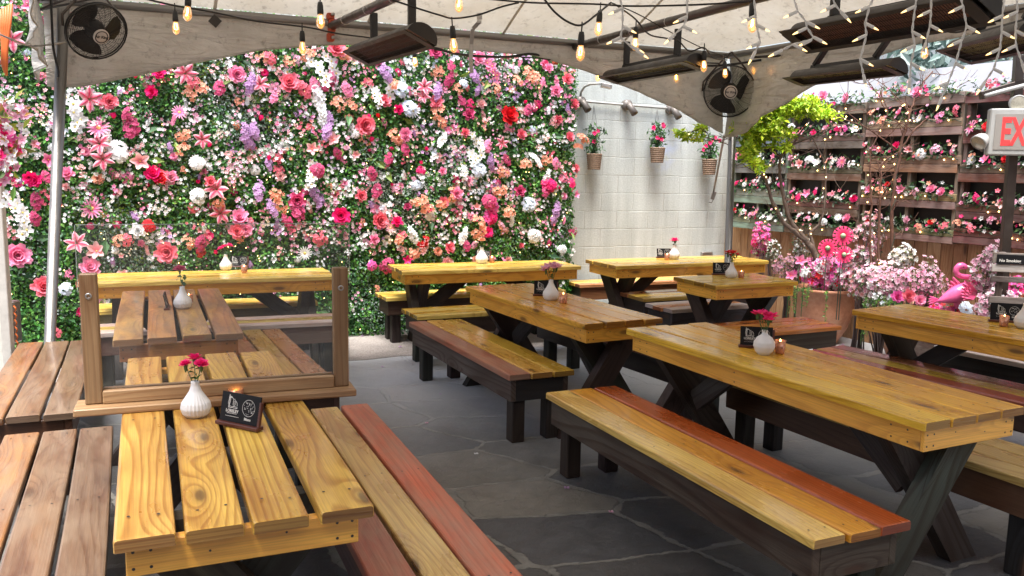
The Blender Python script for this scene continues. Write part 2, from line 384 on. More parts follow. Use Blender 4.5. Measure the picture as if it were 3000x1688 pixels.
bench('brown faced bench under the far side of the long right table, nearly hidden by it',1.279,5.051,-62.6,1.95,.44,[(.50,.36,.12)]*3,(.13,.06,.028),fm='rail')
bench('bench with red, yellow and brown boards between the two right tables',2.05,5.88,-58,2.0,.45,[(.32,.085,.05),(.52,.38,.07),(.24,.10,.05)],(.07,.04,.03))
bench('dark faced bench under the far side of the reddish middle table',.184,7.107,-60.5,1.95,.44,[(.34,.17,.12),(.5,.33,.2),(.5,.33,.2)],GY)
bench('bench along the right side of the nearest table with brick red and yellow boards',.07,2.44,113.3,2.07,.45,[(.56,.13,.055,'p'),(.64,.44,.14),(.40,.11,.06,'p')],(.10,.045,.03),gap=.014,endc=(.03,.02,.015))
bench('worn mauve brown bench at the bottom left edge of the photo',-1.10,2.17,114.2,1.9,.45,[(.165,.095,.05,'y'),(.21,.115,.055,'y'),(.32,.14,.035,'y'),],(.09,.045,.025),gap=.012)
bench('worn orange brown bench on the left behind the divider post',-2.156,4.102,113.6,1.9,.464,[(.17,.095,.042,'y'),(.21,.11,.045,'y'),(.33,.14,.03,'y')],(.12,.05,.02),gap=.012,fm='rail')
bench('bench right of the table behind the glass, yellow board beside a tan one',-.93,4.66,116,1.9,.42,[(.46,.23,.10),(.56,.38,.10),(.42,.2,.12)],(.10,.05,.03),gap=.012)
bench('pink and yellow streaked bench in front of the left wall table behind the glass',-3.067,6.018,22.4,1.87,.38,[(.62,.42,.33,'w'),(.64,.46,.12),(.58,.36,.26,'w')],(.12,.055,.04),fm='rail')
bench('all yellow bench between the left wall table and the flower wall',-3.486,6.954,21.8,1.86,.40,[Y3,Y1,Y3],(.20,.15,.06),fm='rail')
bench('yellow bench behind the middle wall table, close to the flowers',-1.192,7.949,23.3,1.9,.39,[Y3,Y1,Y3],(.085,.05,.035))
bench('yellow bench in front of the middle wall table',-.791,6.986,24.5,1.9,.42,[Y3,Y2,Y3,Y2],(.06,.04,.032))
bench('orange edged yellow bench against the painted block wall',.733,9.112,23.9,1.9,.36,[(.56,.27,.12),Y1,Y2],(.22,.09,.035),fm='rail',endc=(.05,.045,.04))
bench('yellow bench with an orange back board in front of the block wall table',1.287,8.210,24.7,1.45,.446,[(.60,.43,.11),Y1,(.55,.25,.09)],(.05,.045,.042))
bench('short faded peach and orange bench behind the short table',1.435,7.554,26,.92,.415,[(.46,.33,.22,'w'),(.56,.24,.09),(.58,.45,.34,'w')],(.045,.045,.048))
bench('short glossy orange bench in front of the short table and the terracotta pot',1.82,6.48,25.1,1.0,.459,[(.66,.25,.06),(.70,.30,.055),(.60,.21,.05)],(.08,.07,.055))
bench('weathered bench beyond the right edge table, whitened by painted sun glare',3.121,6.183,-59,1.9,.36,[(.55,.48,.42,'w')]*3,(.03,.025,.022))  # whitish board colour stands in for sunlight glare on the seat
# ================= setting
G=R(23); DV=R(-63.5)
gv=Vector((math.cos(G),math.sin(G),0)); gn=Vector((math.sin(G),-math.cos(G),0))   # along the back wall / towards the camera
dv=Vector((math.cos(DV),math.sin(DV),0)); dn=Vector((-math.sin(DV),math.cos(DV),0))*-1 # along the fence towards the camera / into the yard
FW0=Vector((-1.45,8.52,0)); PW0=Vector((-1.5,8.75,0)); CORNER=atp(2128,600,PW0,G); CORNER.z=0
FA=R(-63); fv=Vector((math.cos(FA),math.sin(FA),0)); fn=Vector((math.sin(FA),-math.cos(FA),0))
def M3(x,y,z): return Matrix((x,y,z)).transposed()
ZU=Vector((0,0,1))
# flagstone floor
def ground_mat():
    m,nt,out=newmat('slate_flagstones'); tc=nd(nt,'TexCoord')
    mp=nd(nt,'Mapping',None,Vector=tc.outputs['Object'],Rotation=(0,0,R(-27)),Location=(3.3,1.7,0),Scale=(1.35,1.95,1))
    n1=nd(nt,'TexNoise',None,Vector=mp,Scale=2.0,Detail=8.0,Roughness=.66)
    off=nt.nodes.new('ShaderNodeVectorMath'); off.operation='SCALE'; nt.links.new(n1.outputs['Color'],off.inputs[0]); off.inputs['Scale'].default_value=.24
    ad=nt.nodes.new('ShaderNodeVectorMath'); nt.links.new(mp.outputs[0],ad.inputs[0]); nt.links.new(off.outputs[0],ad.inputs[1])
    v1=nd(nt,'TexVoronoi',{'feature':'DISTANCE_TO_EDGE','voronoi_dimensions':'2D'},Vector=ad.outputs[0],Scale=1.0,Randomness=.38)
    v2=nd(nt,'TexVoronoi',{'feature':'F1','voronoi_dimensions':'2D'},Vector=ad.outputs[0],Scale=1.0,Randomness=.38)
    cs=nd(nt,'SeparateColor',None,Color=v2.outputs['Color'])
    n2=nd(nt,'TexNoise',None,Vector=tc.outputs['Object'],Scale=9.0,Detail=12.0,Roughness=.74)
    n3=nd(nt,'TexNoise',None,Vector=tc.outputs['Object'],Scale=1.1,Detail=4.0)
    base=ramp(nt,cs.outputs[0],[(0,(.046,.046,.048)),(.3,(.078,.074,.067)),(.55,(.056,.058,.062)),(.8,(.098,.092,.080)),(1,(.22,.20,.165))])
    k=ramp(nt,n2.outputs['Fac'],[(.3,.68),(.5,1.0),(.72,1.4)]); st=mix(nt,1.0,base.outputs[0],k.outputs[0],'MULTIPLY')
    wid=mth(nt,'ADD',mth(nt,'SUBTRACT',mth(nt,'MULTIPLY',n2.outputs['Fac'],.10),.034),mth(nt,'MULTIPLY',ramp(nt,n3.outputs['Fac'],[(.5,0),(.62,1)]).outputs[0],.035))
    mo=ramp(nt,mth(nt,'SUBTRACT',v1.outputs['Distance'],wid),[(0,1),(.005,.8),(.009,0)])
    mc=ramp(nt,n2.outputs['Fac'],[(.3,(.10,.096,.085)),(.7,(.23,.22,.19))])
    c=mix(nt,mo.outputs[0],st,mc.outputs[0])
    # hairline cracks
    cr=nd(nt,'TexVoronoi',{'feature':'DISTANCE_TO_EDGE','voronoi_dimensions':'2D'},Vector=ad.outputs[0],Scale=2.3,Randomness=1.0)
    ck=ramp(nt,cr.outputs['Distance'],[(0,.55),(.012,1.0)]); cmask=ramp(nt,n3.outputs['Fac'],[(.5,0),(.56,1)])
    c=mix(nt,cmask.outputs[0],c,mix(nt,1.0,c,ck.outputs[0],'MULTIPLY'))
    # paler colour further back: daylight from the canopy gap painted into the floor
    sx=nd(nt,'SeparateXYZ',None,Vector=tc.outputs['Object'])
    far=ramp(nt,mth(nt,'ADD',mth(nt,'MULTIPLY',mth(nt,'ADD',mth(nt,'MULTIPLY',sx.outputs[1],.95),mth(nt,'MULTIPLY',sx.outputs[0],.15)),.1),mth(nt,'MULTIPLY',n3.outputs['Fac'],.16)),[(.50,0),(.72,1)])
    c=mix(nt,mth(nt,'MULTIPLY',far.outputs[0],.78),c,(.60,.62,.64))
    ro=ramp(nt,n2.outputs['Fac'],[(.3,.30),(.7,.62)])
    p=bsdf(nt,out,Base_Color=c,Roughness=ro.outputs[0])
    h=mth(nt,'ADD',mth(nt,'MULTIPLY',n2.outputs['Fac'],.6),mth(nt,'MULTIPLY',mo.outputs[0],-.5))
    nt.links.new(bump(nt,h,.9,.02),p.inputs['Normal']); return m
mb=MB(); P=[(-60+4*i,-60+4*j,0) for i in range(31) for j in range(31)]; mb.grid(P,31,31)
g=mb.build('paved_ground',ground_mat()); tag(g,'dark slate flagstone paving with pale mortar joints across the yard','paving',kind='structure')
# pinkish concrete strip along the foot of the flower wall
def conc_mat():
    m,nt,out=newmat('worn_concrete'); tc=nd(nt,'TexCoord'); n=nd(nt,'TexNoise',None,Vector=tc.outputs['Object'],Scale=90.0,Detail=4.0); n2=nd(nt,'TexNoise',None,Vector=tc.outputs['Object'],Scale=2.5,Detail=6.0)
    c=mix(nt,ramp(nt,n.outputs['Fac'],[(.35,0),(.65,1)]).outputs[0],(.24,.21,.19),(.42,.38,.35)); c=mix(nt,1.0,c,ramp(nt,n2.outputs['Fac'],[(.3,.7),(.7,1.15)]).outputs[0],'MULTIPLY')
    p=bsdf(nt,out,Base_Color=c,Roughness=.85); nt.links.new(bump(nt,n.outputs['Fac'],.3,.004),p.inputs['Normal']); return m
mb=MB(); a=FW0+gv*-4; L=9.6; n=60; V=[];Fs=[]
for i in range(n+1):
    p=a+gv*(L*i/n); e=p+gn*(1.16+.02*math.sin(i*1.7)+.015*math.sin(i*.6+2)); V+=[(p.x-gn.x*.25,p.y-gn.y*.25,.004),(e.x,e.y,.004),(e.x,e.y,-.02)]
for i in range(n): Fs+= [(3*i,3*i+1,3*i+4,3*i+3),(3*i+1,3*i+2,3*i+5,3*i+4)]
mb.add(V,Fs); o=mb.build('concrete_path',conc_mat()); tag(o,'speckled concrete strip along the foot of the flower wall','path',kind='structure')
# unseen wall added behind the viewer to cut sky reflections and fill light
mb=MB(); mb.box((0,-4.2,2.6),(26,.3,5.2),col=(.20,.13,.10)); 
for i in range(5): mb.box((-9+4.5*i,-4.04,1.5),(1.1,.06,1.5),col=(.03,.04,.05)); mb.box((-9+4.5*i,-4.035,.68),(1.3,.10,.08),col=(.35,.33,.30))
o=mb.build('added_blocker_wall',M['tint']); tag(o,'unseen brown wall with dark window shapes, added behind the viewer to cut fill light','building wall')
# painted block wall -------------------------------------------------
def block_mat():
    m,nt,out=newmat('painted_block_wall'); uv=nd(nt,'UVMap')
    n0=nd(nt,'TexNoise',None,Vector=uv.outputs[0],Scale=9.0,Detail=5.0); of=nt.nodes.new('ShaderNodeVectorMath'); of.operation='SCALE'; nt.links.new(n0.outputs['Color'],of.inputs[0]); of.inputs['Scale'].default_value=.022
    ad=nt.nodes.new('ShaderNodeVectorMath'); nt.links.new(uv.outputs[0],ad.inputs[0]); nt.links.new(of.outputs[0],ad.inputs[1])
    br=nd(nt,'TexBrick',None,Vector=ad.outputs[0],Scale=1.0); br.offset=.5
    for k_,v_ in (('Mortar Size',.006),('Mortar Smooth',.6),('Brick Width',.42),('Row Height',.205),('Bias',0)): br.inputs[k_].default_value=v_
    n1=nd(nt,'TexNoise',None,Vector=uv.outputs[0],Scale=1.3,Detail=6.0,Roughness=.6)
    n2=nd(nt,'TexNoise',None,Vector=uv.outputs[0],Scale=55.0,Detail=5.0,Roughness=.7)
    st=nd(nt,'Mapping',None,Vector=uv.outputs[0],Scale=(7,.5,1)); n3=nd(nt,'TexNoise',None,Vector=st,Scale=1.0,Detail=5.0,Roughness=.6)
    c=mix(nt,n1.outputs['Fac'],(.385,.41,.385),(.545,.58,.56))
    c=mix(nt,1.0,c,ramp(nt,n3.outputs['Fac'],[(.28,.80),(.6,1.03)]).outputs[0],'MULTIPLY')
    c=mix(nt,1.0,c,ramp(nt,n2.outputs['Fac'],[(.3,.86),(.6,1.05)]).outputs[0],'MULTIPLY')
    gate=ramp(nt,nd(nt,'TexNoise',None,Vector=uv.outputs[0],Scale=3.2,Detail=3.0).outputs['Fac'],[(.46,.05),(.60,.7)])
    c=mix(nt,mth(nt,'MULTIPLY',br.outputs['Fac'],mth(nt,'MULTIPLY',gate.outputs[0],.65)),c,(.22,.20,.165))
    # faint blue spray-paint haze
    sx=nd(nt,'SeparateXYZ',None,Vector=uv.outputs[0])
    dx=mth(nt,'DIVIDE',mth(nt,'SUBTRACT',sx.outputs[0],3.52),.17); dz=mth(nt,'DIVIDE',mth(nt,'SUBTRACT',sx.outputs[1],1.92),.20)
    bl=mth(nt,'MULTIPLY',mth(nt,'POWER',2.718,mth(nt,'MULTIPLY',mth(nt,'ADD',mth(nt,'MULTIPLY',dx,dx),mth(nt,'MULTIPLY',dz,dz)),-1.0)),ramp(nt,n0.outputs['Fac'],[(.4,0),(.65,.6)]).outputs[0])
    c=mix(nt,bl,c,(.36,.46,.78))
    p=bsdf(nt,out,Base_Color=c,Roughness=.8)
    h=mth(nt,'ADD',mth(nt,'MULTIPLY',n2.outputs['Fac'],.7),mth(nt,'MULTIPLY',br.outputs['Fac'],-.55)); nt.links.new(bump(nt,h,.5,.012),p.inputs['Normal']); return m
mb=MB(); s0=-4.6; s1=(CORNER-PW0).length+.15; hgt=5.2; th=.2
A=PW0+gv*s0; nx=40
V=[];U=[]
for i in range(nx+1):
    for j in range(21):
        s_=s0+(s1-s0)*i/nx; z=hgt*j/20; p=PW0+gv*s_; V.append((p.x,p.y,z)); U.append((s_,z))
mb.grid(V,nx+1,21,uv=U,smooth=False)
b0=PW0+gv*s0-gn*th; b1=PW0+gv*s1-gn*th; a1=PW0+gv*s1
mb.add([(A.x,A.y,0),(A.x,A.y,hgt),(a1.x,a1.y,hgt),(a1.x,a1.y,0),(b0.x,b0.y,0),(b0.x,b0.y,hgt),(b1.x,b1.y,hgt),(b1.x,b1.y,0)],[(4,5,6,7),(1,2,6,5),(0,4,5,1),(3,2,6,7)])
bw=mb.build('block_wall',block_mat()); tag(bw,'tall cream painted concrete block wall behind the flower wall and hanging baskets','wall')
# canopy ---------------------------------------------------------------
ZE=2.80
PR=Vector((2.03,8.42,0)); PL=Vector((-3.33,6.12,0)); ev=(PR-PL).normalized(); TL=6.1
CR=PR+dv*TL; CL=PL+dv*TL
def canvas_mat(name='canopy_canvas',tr=.30,ca=(.47,.435,.37),cb=(.56,.54,.49)):
    m,nt,out=newmat(name); tc=nd(nt,'TexCoord'); n=nd(nt,'TexNoise',None,Vector=tc.outputs['Object'],Scale=2.5,Detail=7.0,Roughness=.65)
    n2=nd(nt,'TexNoise',None,Vector=tc.outputs['Object'],Scale=14.0,Detail=6.0,Roughness=.7)
    c=mix(nt,ramp(nt,n.outputs['Fac'],[(.35,0),(.65,1)]).outputs[0],ca,cb)
    c=mix(nt,ramp(nt,n2.outputs['Fac'],[(.55,0),(.70,.6)]).outputs[0],c,(.17,.145,.12))
    p=nd(nt,'BsdfPrincipled',None,Base_Color=c,Roughness=.65); t=nd(nt,'BsdfTranslucent',None,Color=mix(nt,1.0,c,(1,.96,.90),'MULTIPLY'))
    mx=nd(nt,'MixShader',None,i0=tr); nt.links.new(p.outputs[0],mx.inputs[1]); nt.links.new(t.outputs[0],mx.inputs[2]); nt.links.new(mx.outputs[0],out.inputs[0])
    wv=nd(nt,'Mapping',None,Vector=tc.outputs['Object'],Scale=(1.2,1.2,5)); wn=nd(nt,'TexNoise',None,Vector=wv,Scale=2.2,Detail=6.0,Distortion=1.2); nt.links.new(bump(nt,wn.outputs['Fac'],.9,.06),p.inputs['Normal']); return m
M['canvas']=canvas_mat()
M['canvasv']=canvas_mat('valance_canvas',.20,(.43,.40,.35),(.58,.55,.50))
can=thing('canopy','dirty cream canvas tent canopy on poles over the tables','canopy',tuple(PR))
inv=-PR
def roofpt(u,v):
    """u along the eave 0..1, v towards camera 0..1; hipped tent with slight sag"""
    h=min(u,1-u,v,1-v)*2; p=PL.lerp(PR,u)+dv*(TL*v); e=min(u,1-u,v,1-v)
    return p+ZU*(ZE+.035+1.55*h**.94-.05*math.sin(PI*min(1,h))+.02*math.sin(u*21)*math.sin(v*17)*min(1,h*3))
mb=MB(); n=41; V=[roofpt(i/(n-1),j/(n-1))+inv for i in range(n) for j in range(n)]; mb.grid(V,n,n); mb.build('roof',M['canvas'],can)
for u_ in (.2,.4,.6,.8):
    m=MB(); V=[];n_=34
    for j in range(n_):
        for du in (-.0022,.0022): V.append(roofpt(u_+du,j/(n_-1))+inv-ZU*.006)
    m.grid(V,n_,2); m.build('seam',M['canvasv'],can)
# valance sheets with arched lower edge
def arch(pts,P,a):
    q=[atp(u,v,P,a) for u,v in pts]; return q
bk=arch([(216,256),(386,226),(560,186),(750,149),(920,133),(1086,129),(1300,141),(1450,152),(1560,160),(1612,176),(1690,200),(1767,228),(1910,284),(2010,335),(2105,390)],PL,math.atan2(ev.y,ev.x))
def valance(name,q,P0,axis,Lh,fold,flip=1):
    """q: lower edge points; interpolated by distance along axis"""
    ss=[((p-P0).dot(axis),p.z) for p in q]; ss.sort()
    def zb(s):
        if s<=ss[0][0]: return ss[0][1]
        for (a,za),(b,zb_) in zip(ss,ss[1:]):
            if s<=b: f=(s-a)/(b-a); f=f; return za+(zb_-za)*f
        return ss[-1][1]
    nrm=Vector((-axis.y,axis.x,0)); nu=70; nv=14; V=[];U=[]
    for i in range(nu):
        s=.03+(Lh-.06)*i/(nu-1); z1=min(zb(s),ZE-.06)
        for j in range(nv):
            f=j/(nv-1); z=ZE+.03+(z1-ZE-.03)*f
            e=min(s,Lh-s); k=math.exp(-e/.7)
            off=k*(.050*math.sin(e*14+f*3.0)+.028*math.sin(e*33+f*5))*f*fold+.015*math.sin(s*5+f*2)*f
            p=P0+axis*s+nrm*(off)+inv; V.append((p.x,p.y,z)); U.append((s,z))
    m=MB(); m.grid(V,nu,nv,uv=U); h_=MB(); h_.tube([tuple(V[i*nv+nv-1]) for i in range(nu)],.005,6); h_.tube([tuple(Vector(V[i*nv+nv-2])*.35+Vector(V[i*nv+nv-1])*.65) for i in range(nu)],.0022,5); h_.build('hem',M['canvas'],can); return m.build(name,M['canvasv'],can)
valance('valance',bk,PL,ev,(PR-PL).length,1)
rt=arch([(2160,400),(2250,335),(2320,290),(2385,247),(2440,222),(2500,195),(2597,157),(2675,130),(2790,112),(2900,85)],PR,DV)
rt+= [CR+ZU*2.2-dv*.2, CR+ZU*2.55-dv*1.0, PR+dv*3.0+ZU*2.72]
valance('valance',rt,PR,dv,TL,1)
lt=[PL+dv*s_+ZU*z_ for s_,z_ in((.0,2.22),(.25,2.3),(.6,2.45),(1.2,2.6),(2.2,2.7),(4.5,2.66),(5.6,2.4),(6.1,2.15))]
valance('valance',lt,PL,dv,TL,1.3)
# eave pipes and poles
mb=MB()
def pp(p): return tuple(Vector(p)+inv)
mb.tube([pp(PL+ZU*ZE),pp(PR+ZU*ZE)],.030,10); mb.tube([pp(PR+ZU*ZE),pp(CR+ZU*ZE)],.030,10); mb.tube([pp(PL+ZU*ZE),pp(CL+ZU*ZE)],.030,10); mb.tube([pp(CL+ZU*ZE),pp(CR+ZU*ZE)],.030,10)
mb.build('eave_pipe',M['pole'],can)
for bot,top,r in ((aty(2133,757,8.42),aty(2147,338,8.40),.036),(aty(150,900,6.12),aty(186,30,6.12),.038)):
    d_=(top-bot)/(top.z-bot.z); b_=bot-d_*bot.z; t_=bot+d_*(ZE-bot.z)
    m=MB(); m.tube([pp(b_),pp(b_+d_*.05),pp(b_+d_*.051),pp(t_)],[r*1.9,r*1.9,r,r],16); m.build('pole',M['pole'],can)
for b_ in (CL,CR): m=MB(); m.tube([pp(b_),pp(b_+ZU*ZE)],.037,12); m.build('pole',M['pole'],can)
# ================= flowers and foliage (petal meshes)
class Tpl:
    """template: verts, quads, per-vertex weights on palette (base, tip, centre, green)"""
    def __init__(s): s.V=[];s.Q=[];s.W=[]
    def petal(s,az,L,Wd,a0,curl,nu=3,r0=.05,cup=.12,pt=1.0,edge=False,role=None,z0=0,ruf=0.0,tip=0.0):
        b=len(s.V); ca,sa=math.cos(az),math.sin(az); x=r0; z=z0; a=a0
        for i in range(nu+1):
            f=i/nu
            w=Wd*.5*(math.sin(PI*min(1,max(.0,(f*.86+.10)))**pt)) if i<nu else Wd*.5*tip
            if i==0: w=Wd*.16
            for j in (-1,0,1):
                y=j*w; zz=z+(cup*w*abs(j)*2)+(ruf*(math.sin(az*7+i*3+j*5))*L)
                cx=x-math.sin(a)*0
                s.V.append((cx*ca-y*sa,cx*sa+y*ca,zz))
                if role is not None: s.W.append([1.0 if k==role else 0 for k in range(4)])
                elif edge: t=min(1,abs(j)*.75+(.45 if i==nu else 0)); s.W.append([1-t,t,0,0])
                else: s.W.append([1-f,f,0,0])
            x+=L/nu*math.cos(a); z+=L/nu*math.sin(a); a+=curl/nu
        for i in range(nu):
            for j in range(2):
                k=b+i*3+j; s.Q.append((k,k+3,k+4,k+1))
    def blob(s,c,r,h,role=2,n=6):
        b=len(s.V)
        for zz,rr in ((0,1),(.6,.8),(1,.15)):
            for k in range(n): an=2*PI*k/n; s.V.append((c[0]+r*rr*math.cos(an),c[1]+r*rr*math.sin(an),c[2]+h*zz)); s.W.append([1.0 if q==role else 0 for q in range(4)])
        for i in range(2):
            for k in range(n): s.Q.append((b+i*n+k,b+i*n+(k+1)%n,b+(i+1)*n+(k+1)%n,b+(i+1)*n+k))
    def rod(s,a,b_,r,role=3):
        a=Vector(a);b_=Vector(b_); d=(b_-a).normalized(); x=d.orthogonal().normalized(); y=d.cross(x); b=len(s.V)
        for p in (a,b_):
            for k in range(4): an=PI/2*k; q=p+(x*math.cos(an)+y*math.sin(an))*r; s.V.append(tuple(q)); s.W.append([1.0 if k2==role else 0 for k2 in range(4)])
        for k in range(4): s.Q.append((b+k,b+(k+1)%4,b+4+(k+1)%4,b+4+k))
    def merge(s,o,Mx,c):
        b=len(s.V); c=Vector(c)
        for v in o.V: s.V.append(tuple(Mx@Vector(v)+c))
        s.W+=o.W; s.Q+=[tuple(b+i for i in q) for q in o.Q]
    def fin(s): s.V=np.array(s.V,dtype=np.float64); s.Q=np.array(s.Q,dtype=np.int64); s.W=np.array(s.W); return s
def rotz(a): return Matrix.Rotation(a,3,'Z')
def frame(n,spin=0.0):
    n=Vector(n).normalized(); x=ZU.cross(n)
    if x.length<.05: x=Vector((1,0,0))
    x.normalize(); y=n.cross(x); return M3(x,y,n)@rotz(spin)
def T_lily():
    t=Tpl()
    for k in range(6): t.petal(2*PI*k/6+(.12 if k%2 else 0),1.0,.40 if k%2 else .5,R(48),R(-85),nu=4,edge=True,cup=-.25,pt=.9)
    for k in range(5): a=2*PI*k/5+.3; t.rod((0,0,.1),(.3*math.cos(a),.3*math.sin(a),.62),.014); t.blob((.3*math.cos(a),.3*math.sin(a),.6),.035,.05,2,4)
    return t
def T_peony(l=4,ruf=.03):
    t=Tpl(); spec=[(1.0,.85,5,7,35),(.86,.8,28,8,30),(.7,.7,50,8,25),(.5,.6,68,7,15),(.32,.42,82,5,10)][:l+1]
    for i,(L,W,a,n,c) in enumerate(spec):
        for k in range(n): t.petal(2*PI*(k+.37*i)/n+rnd.uniform(-.15,.15),L*rnd.uniform(.9,1.1),W,R(a),R(c),nu=3,cup=.18,pt=.75,ruf=ruf,r0=.04,z0=.05*i,tip=.45)
    return t
def T_rose():
    t=Tpl()
    for i,(L,W,a,n,c) in enumerate([(.95,.95,12,5,-10),(.85,.95,35,5,20),(.72,.85,55,5,25),(.58,.7,70,5,18),(.42,.5,80,4,10),(.3,.36,86,3,5)]):
        for k in range(n): t.petal(2*PI*(k+.5*i)/n+i*.3,L,W,R(a),R(c),nu=3,cup=.35,pt=.7,r0=.03,z0=.04*i,tip=.55)
    return t
def T_carn():
    t=Tpl()
    for i,(L,W,a,n) in enumerate([(1,.42,8,12),(.9,.4,28,12),(.75,.38,48,11),(.55,.34,66,9),(.4,.3,80,6)]):
        for k in range(n): t.petal(2*PI*(k+.4*i)/n,L*rnd.uniform(.88,1.08),W,R(a),R(10),nu=2,cup=.2,pt=.6,ruf=.05,tip=.8,z0=.04*i)
    return t
def T_daisy(n=16):
    t=Tpl()
    for k in range(n): t.petal(2*PI*k/n,1,.3,R(8 if k%2 else 16),R(-12),nu=3,cup=.1,pt=.6,r0=.12,tip=.35)
    t.blob((0,0,.02),.24,.14,2,8); return t
def T_mag(n=6):
    t=Tpl()
    for k in range(n): t.petal(2*PI*k/n,1,.72,R(18+12*(k%2)),R(22),nu=3,cup=.3,pt=.75,tip=.25)
    t.blob((0,0,.05),.10,.22,2,6); return t
def T_tulip():
    t=Tpl()
    for k in range(6): t.petal(2*PI*k/6,1.25,.8,R(52+12*(k%2)),R(52),nu=4,cup=.35,pt=.8,r0=.02,tip=.2)
    return t
def T_s5(n=5,c=True):
    t=Tpl()
    for k in range(n): t.petal(2*PI*k/n,1,.8,R(14),R(10),nu=2,cup=.12,pt=.7,tip=.55)
    if c: t.blob((0,0,.03),.16,.15,2,4)
    return t
def T_orch():
    t=Tpl()
    for k in range(5):
        b=k in(1,4); t.petal(PI/2+2*PI*k/5,1,1.05 if b else .62,R(8),R(10),nu=3,cup=.12,pt=.6,tip=.6)
    t.blob((0,-.1,.05),.2,.25,2,6); return t
def T_lo(n=4):
    """low poly floret: flat kite petals"""
    t=Tpl()
    for k in range(n):
        a=2*PI*k/n; b=len(t.V); w=.75 if n==4 else .6
        for (r,s_,z) in ((.05,0,0),(.6,-.42*w*1.3,.16),(1,0,.2),(.6,.42*w*1.3,.16)):
            t.V.append((r*math.cos(a)-s_*math.sin(a),r*math.sin(a)+s_*math.cos(a),z)); t.W.append([1-r,r,0,0])
        t.Q.append((b,b+1,b+2,b+3))
    return t
def T_bud():
    t=Tpl(); t.blob((0,0,0),.5,.9,1,6); return t
def cluster(flo,n,rx,ry,rz,fs,hemi=True,shape='ball',var=.25):
    t=Tpl()
    for i in range(n):
        while True:
            p=Vector((rnd.uniform(-1,1),rnd.uniform(-1,1),rnd.uniform(0 if hemi else -1,1)))
            if .05<p.length<1: break
        q=p.normalized()*(rnd.uniform(.72,1) if shape=='ball' else p.length)
        if shape=='spike': q=Vector((q.x*(1-.55*abs(q.y)),q.y,q.z))
        c=(q.x*rx,q.y*ry,q.z*rz); n_=Vector((q.x,q.y*.6,q.z+.5)).normalized()
        s_=fs*rnd.uniform(1-var,1+var)
        Mx=n_.to_track_quat('Z','Y').to_matrix()@rotz(rnd.uniform(0,6))
        t.merge(flo,Mx*s_,c)
    return t
def spray(flo,n,fs,drop=1.0):
    t=Tpl(); 
    for i in range(n):
        f=i/(n-1); c=(math.sin(f*1.7)*.45-.2+(.12 if i%2 else -.12),.9-1.8*f*drop,.25*math.sin(f*PI)+.05)
        n_=Vector((rnd.uniform(-.3,.3),rnd.uniform(-.2,.3),1)).normalized(); t.merge(flo,(n_.to_track_quat('Z','Y').to_matrix()@rotz(rnd.uniform(-.5,.5)))*(fs*rnd.uniform(.85,1.1)),c)
    return t
lo4=T_lo(4); lo5=T_lo(5); s5=T_s5()
TP={'lily':[T_lily()],'peony':[T_peony(),T_peony()],'rose':[T_rose(),T_rose()],'carnation':[T_carn()],'daisy':[T_daisy()],'magnolia':[T_mag(),T_mag(5)],'tulip':[T_tulip()],
'blossom':[cluster(s5,15,.9,.9,.45,.27) for _ in range(3)],'hydrangea':[cluster(lo4,75,.9,.85,.75,.24) for _ in range(2)],
'spike':[cluster(lo5,60,.55,1.15,.45,.19,shape='spike') for _ in range(3)],'dusty':[cluster(lo5,70,.62,1.0,.55,.17,shape='spike') for _ in range(2)],
'orchid':[spray(T_orch(),7,.36),spray(T_orch(),5,.42)],'stock':[spray(s5,16,.26),cluster(s5,18,.32,1.1,.35,.26,shape='spike')],
'berries':[cluster(T_bud(),13,.8,.9,.4,.26,shape='v')],'fil5':[s5],'lo4':[lo4],'lo5':[lo5],'bud':[T_bud()],'buttercup':[T_s5(5)]}
for k in TP: TP[k]=[t.fin() for t in TP[k]]
HX=lambda *c: tuple(((x/255)/12.92 if x/255<=.04045 else ((x/255+.055)/1.055)**2.4) for x in c)
GRN=(.05,.12,.03)
PAL={ # base, tip, centre, green
'lily':[HX(222,30,92),HX(252,228,232),(.30,.10,.03),GRN],'w':[HX(238,238,236),HX(250,250,252),HX(235,215,120),GRN],'i':[HX(240,225,200),HX(250,240,225),HX(220,190,110),GRN],
'c':[HX(234,74,108),HX(250,146,162),HX(240,190,120),GRN],'p':[HX(240,92,156),HX(254,180,210),HX(240,200,120),GRN],'h':[HX(220,8,100),HX(250,44,136),HX(245,190,90),GRN],
'm':[HX(176,36,90),HX(228,96,146),HX(220,140,120),GRN],'l':[HX(168,110,180),HX(224,186,226),HX(230,210,160),GRN],'r':[HX(196,10,26),HX(236,34,44),HX(120,10,10),GRN],
'o':[HX(236,136,104),HX(250,190,164),HX(250,220,140),GRN],'u':[HX(242,130,145),HX(252,218,214),HX(240,210,140),GRN],'g':[HX(250,60,170),HX(245,130,200),HX(245,190,140),GRN],
'b':[HX(205,218,238),HX(235,242,250),HX(220,220,190),GRN],'y':[HX(240,220,150),HX(250,240,200),HX(230,190,80),GRN],'d':[HX(150,110,120),HX(232,196,206),HX(230,200,190),GRN],'k':[HX(230,140,180),HX(248,208,222),HX(240,170,190),GRN]}
PAL={k:np.array(v) for k,v in PAL.items()}
